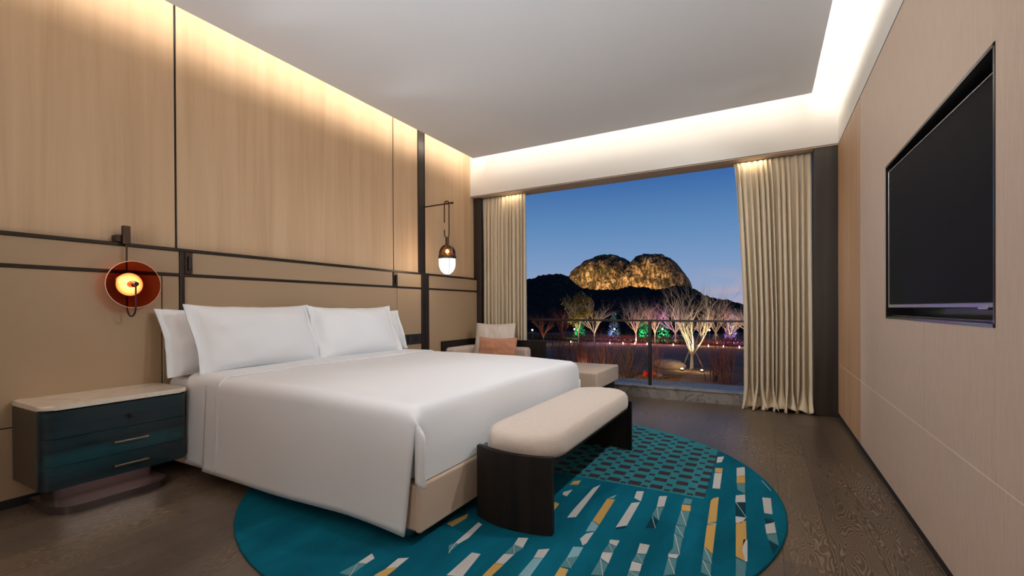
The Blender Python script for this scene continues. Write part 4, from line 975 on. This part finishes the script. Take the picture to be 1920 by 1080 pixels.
# near shrubs of upright twigs
def shrub(x, y, H_, nst, spread, m, seed, label, lev=3, lean=0):
    rng = random.Random(seed); z0 = gz(x, y); b = new()
    for k in range(nst):
        a = rng.uniform(0, 2*PI); t_ = rng.uniform(0.05, spread); d = Vector((sin(t_)*cos(a)+lean, sin(t_)*sin(a)*0.6, cos(t_)))
        branch(b, Vector((x+0.25*cos(a), y+0.2*sin(a), z0-0.05)), d, H_*rng.uniform(0.45, 0.62), 0.022, lev-1, rng, 0.38, 3, 4, 0.35)
    o = obj('twiggy_shrub', b, m, None, 60, (x, y, z0)); return tag(o, label, 'shrub', 'bare twiggy shrubs below the window')
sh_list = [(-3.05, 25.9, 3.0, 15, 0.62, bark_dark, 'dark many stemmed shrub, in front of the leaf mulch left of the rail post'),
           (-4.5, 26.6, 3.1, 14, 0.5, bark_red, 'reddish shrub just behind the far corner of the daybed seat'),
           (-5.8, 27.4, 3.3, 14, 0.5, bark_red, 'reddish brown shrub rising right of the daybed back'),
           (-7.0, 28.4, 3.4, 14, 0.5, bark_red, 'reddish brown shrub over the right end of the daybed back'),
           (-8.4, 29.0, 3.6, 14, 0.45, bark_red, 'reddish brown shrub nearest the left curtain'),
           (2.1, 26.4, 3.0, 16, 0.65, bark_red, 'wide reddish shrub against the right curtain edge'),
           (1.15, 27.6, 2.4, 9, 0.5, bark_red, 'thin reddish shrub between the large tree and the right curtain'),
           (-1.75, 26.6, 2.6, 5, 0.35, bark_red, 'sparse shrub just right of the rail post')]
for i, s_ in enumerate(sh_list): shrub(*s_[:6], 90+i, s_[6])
# low hedge along the path
hg = mat('russet_hedge', (0.10, 0.035, 0.018, 1), 0.95, spec=0.1); rng = random.Random(2); b = new()
for _ in range(5200):
    u = rng.random(); x = -32+40*u; y = 55.6+rng.uniform(-0.5, 0.5)+1.0*sin((x+70)/130*9); p = Vector((x, y, GZ+0.05+rng.random()**1.5*0.75)); a = Vector((rng.gauss(0, .5), rng.gauss(0, .5), 1)).normalized()*0.14; c_ = a.orthogonal().normalized()*0.04
    b.faces.new([b.verts.new(p+a), b.verts.new(p+c_), b.verts.new(p-a), b.verts.new(p-c_)])
tag(obj('low_hedge', b, hg, None, 0), 'low russet hedge twigs along the far path', 'hedge', kind='stuff')
# distant coloured shrubs
cone_m = mat('evergreen_shrub', (0.10, 0.15, 0.09, 1), 0.9, spec=0.1)
def lit_shrub(x, y, h, color, power, label, seed):
    rng = random.Random(seed); b = new()
    for _ in range(420):
        t_ = rng.random(); a = rng.uniform(0, 2*PI); r_ = h*0.30*(1-t_*0.75)*rng.uniform(0.4, 1); p = Vector((x+r_*cos(a), y+r_*sin(a), GZ+0.2+t_*h))
        d = Vector((rng.gauss(0, 1), rng.gauss(0, 1), rng.gauss(0, 1))).normalized()*0.11; c_ = d.orthogonal().normalized()*0.07
        b.faces.new([b.verts.new(p+d), b.verts.new(p+c_), b.verts.new(p-d), b.verts.new(p-c_)])
    tag(obj('lit_shrub', b, cone_m, None, 0, (x, y, GZ)), label, 'shrub', 'small evergreens in coloured light')
    point('shrub_light', (x, y-1.0, GZ+0.9), power, color, 0.1)
def at(px, py, depth_y):
    """world x for an image column at world y"""
    r = (px-PPX)/FPX; d = fwd+r2*r; return CX+d.x/d.y*depth_y
GRN, VIO, MAG, PUR, BLU = (0.02, 1, 0.25), (0.30, 0.22, 1), (1, 0.05, 0.45), (0.62, 0.12, 1), (0.45, 0.65, 1)
for i, (px, c_, n_, w_) in enumerate(((1086, GRN, 'green lit shrub beside the leafy tree', 300), (1151, VIO, 'violet lit shrub between two far trees', 420), (1207, GRN, 'green lit shrub touching the rail post', 260), (1245, GRN, 'green lit shrub right of the rail post', 320), (1371, PUR, 'purple lit shrub near the right curtain', 420))):
    xx = at(px, 0, 61); lit_shrub(xx, 61, 3.4, c_, w_, n_, 200+i)
for px, yy, c_, w_ in ((1122, 52.6, VIO, 260), (1193, 54, MAG, 260), (1230, 55, PUR, 240), (1352, 58.2, MAG, 260), (1378, 59.2, BLU, 260)):
    point('tree_colour_light', (at(px, 0, yy), yy+0.6, GZ+2.2), w_, c_, 0.1)
for x, y, h, lb in ft: spot('tree_uplight', (x+0.3, y-1.7, GZ+0.15), (x, y, GZ+2.6), 330, (1.0, 0.70, 0.38), 70, 0.8, 0.05)
spot('tree_uplight', (-15.0, 48.6, GZ+0.1), (-15.2, 51, GZ+3.5), 700, (1.0, 0.75, 0.35), 80, 0.8, 0.05)
spot('tree_uplight', (-18.4, 49, GZ+0.1), (-18.4, 51, GZ+2.5), 260, (1.0, 0.5, 0.3), 100, 0.8, 0.05)
# two ground spots under the large tree, and their beams
sm = M['bronze']
for i, (x, y, lb) in enumerate(((-0.92, 31.5, 'ground spotlight between the boulder and the large tree'), (0.30, 31.3, 'ground spotlight right of the large tree'))):
    g = thing('ground_spotlight', (x, y, GZ), lb, 'spotlight', 'ground spotlights of the large tree'); z0 = gz(x, y)
    b = new(); lathe(b, [(0.10, z0), (0.10, z0+0.10), (0.08, z0+0.12), (0.0001, z0+0.12)], (x, y, 0), 16); obj('housing', b, sm, g)
    b = new(); lathe(b, [(0.0001, z0+0.12), (0.085, z0+0.121), (0.07, z0+0.16), (0.0001, z0+0.175)], (x, y, 0), 16); obj('lens', b, M['lamp_spot'], g)
    spot('large_tree_light', (x, y+0.05, z0+0.25), (-0.5, 33.0, GZ+4.2), 700, (1.0, 0.80, 0.50), 75, 0.8, 0.05)
    point('ground_spot_spill', (x, y-0.1, z0+0.45), 14, (1.0, 0.70, 0.3), 0.05)
# lamp posts
for i, (px, y, lb) in enumerate(((1077, 50, 'globe lamp post left of the green lit shrub'), (1152, 52, 'globe lamp post in front of the violet lit shrub'), (1242, 54, 'globe lamp post right of the rail post'), (1330, 54, 'globe lamp post behind the large tree, on its right'), (998, 48, 'globe lamp post beside the left curtain'))):
    x = at(px, 0, y); z0 = gz(x, y); g = thing('garden_lamp', (x, y, z0), lb, 'lamp', 'globe lamp posts in the park')
    hgt = 1.75-i*0.02; b = new(); tube(b, [(x, y, z0), (x, y, z0+hgt-0.1)], 0.035, 6); obj('post', b, sm, g)
    b = new(); lathe(b, [(0.0001, z0+hgt-0.085)]+[(0.085*sin(PI*k/8), z0+hgt-0.085*cos(PI*k/8)) for k in range(1, 8)]+[(0.0001, z0+hgt+0.085)], (x, y, 0), 12); obj('globe', b, M['lamp_out'], g)
    point('garden_lamp_light', (x, y-0.25, z0+hgt+0.1), 60, (1.0, 0.72, 0.4), 0.1)
# small marker lights along the path
MK = ('under the leafy tree', 'left of the violet lit shrub', 'under the violet lit shrub', 'left of the magenta glowing tree', 'closest to the rail post', 'under the plain white lit tree', 'just right of the large tree trunk', 'behind the right side of the large tree', 'under the orange lit tree', 'closest to the right curtain')
for i, px in enumerate((1070, 1143, 1168, 1190, 1213, 1262, 1310, 1328, 1356, 1386)):
    y = 52.5; x = at(px, 0, y); z0 = gz(x, y)
    b = new(); lathe(b, [(0.03, z0), (0.03, z0+0.12), (0.045, z0+0.13), (0.045, z0+0.19), (0.0001, z0+0.21)], (x, y, 0), 8)
    o_ = obj('path_marker', b, M['lamp_out'], None, 40, (x, y, z0)); tag(o_, 'small glowing path marker light '+MK[i], 'light', 'marker lights along the path')
    point('path_marker_light', (x, y+0.6, z0+0.5), 26, (1.0, 0.50, 0.28), 0.05)
# boulder, stone disc and red flowers near the shrubs
b = new(); bmesh.ops.create_icosphere(b, subdivisions=4, radius=1.0)
bx_, by_ = -1.85, 32.6
for v_ in b.verts:
    p = v_.co.copy(); k = 1+0.22*noise.noise(p*1.1+Vector((3, 1, 2)))+0.08*noise.noise(p*3); v_.co = Vector((bx_+p.x*1.0*k, by_+p.y*0.55*k, gz(bx_, by_)+0.20+p.z*0.42*k))
bm_ = mat('pale_boulder', (0.36, 0.27, 0.22, 1), 0.95); tag(obj('boulder', b, bm_, None, 0, (bx_, by_, GZ)), 'long pale boulder lying on the lawn left of the large tree', 'boulder')
xx = at(1233, 0, 28.3); b = new(); lathe(b, [(0.26, gz(xx, 28.3)+0.0), (0.27, gz(xx, 28.3)+0.11), (0.22, gz(xx, 28.3)+0.17), (0.0001, gz(xx, 28.3)+0.18)], (xx, 28.3, 0), 24)
tag(obj('stone_disc', b, mat('pale_grey_stone', (0.42, 0.42, 0.44, 1), 0.9), None, 40, (xx, 28.3, GZ)), 'flat pale grey round stone right of the rail post', 'stone')
redm = mat('red_flower', (0.75, 0.03, 0.01, 1), 0.6)
for px, lb in ((1209, 'red flower clump left of the rail post'), (1222, 'red flower clump right of the rail post')):
    x = at(px, 0, 27.6); rng = random.Random(px); b = new()
    for _ in range(40):
        p = Vector((x+rng.gauss(0, 0.06), 27.6+rng.gauss(0, 0.05), gz(x, 27.6)+0.25+rng.gauss(0, 0.06))); d = Vector((rng.gauss(0, 1), rng.gauss(0, 1), rng.gauss(0, 1))).normalized()*0.07; c_ = d.orthogonal().normalized()*0.06
        b.faces.new([b.verts.new(p+d), b.verts.new(p+c_), b.verts.new(p-d), b.verts.new(p-c_)])
    tag(obj('flower_clump', b, redm, None, 0, (x, 27.6, GZ)), lb, 'flower', 'red flower clumps')
spot('mulch_light', (-2.6, 23.0, GZ+2.0), (-3.3, 28, GZ), 900, (1.0, 0.62, 0.28), 100, 0.8, 0.1)
spot('mulch_light', (1.6, 23.0, GZ+2.0), (1.6, 27.0, GZ+0.3), 260, (1.0, 0.55, 0.35), 100, 0.8, 0.1)
point('shrub_glow', (-6.0, 27.2, GZ+0.4), 60, (1.0, 0.5, 0.25), 0.1)
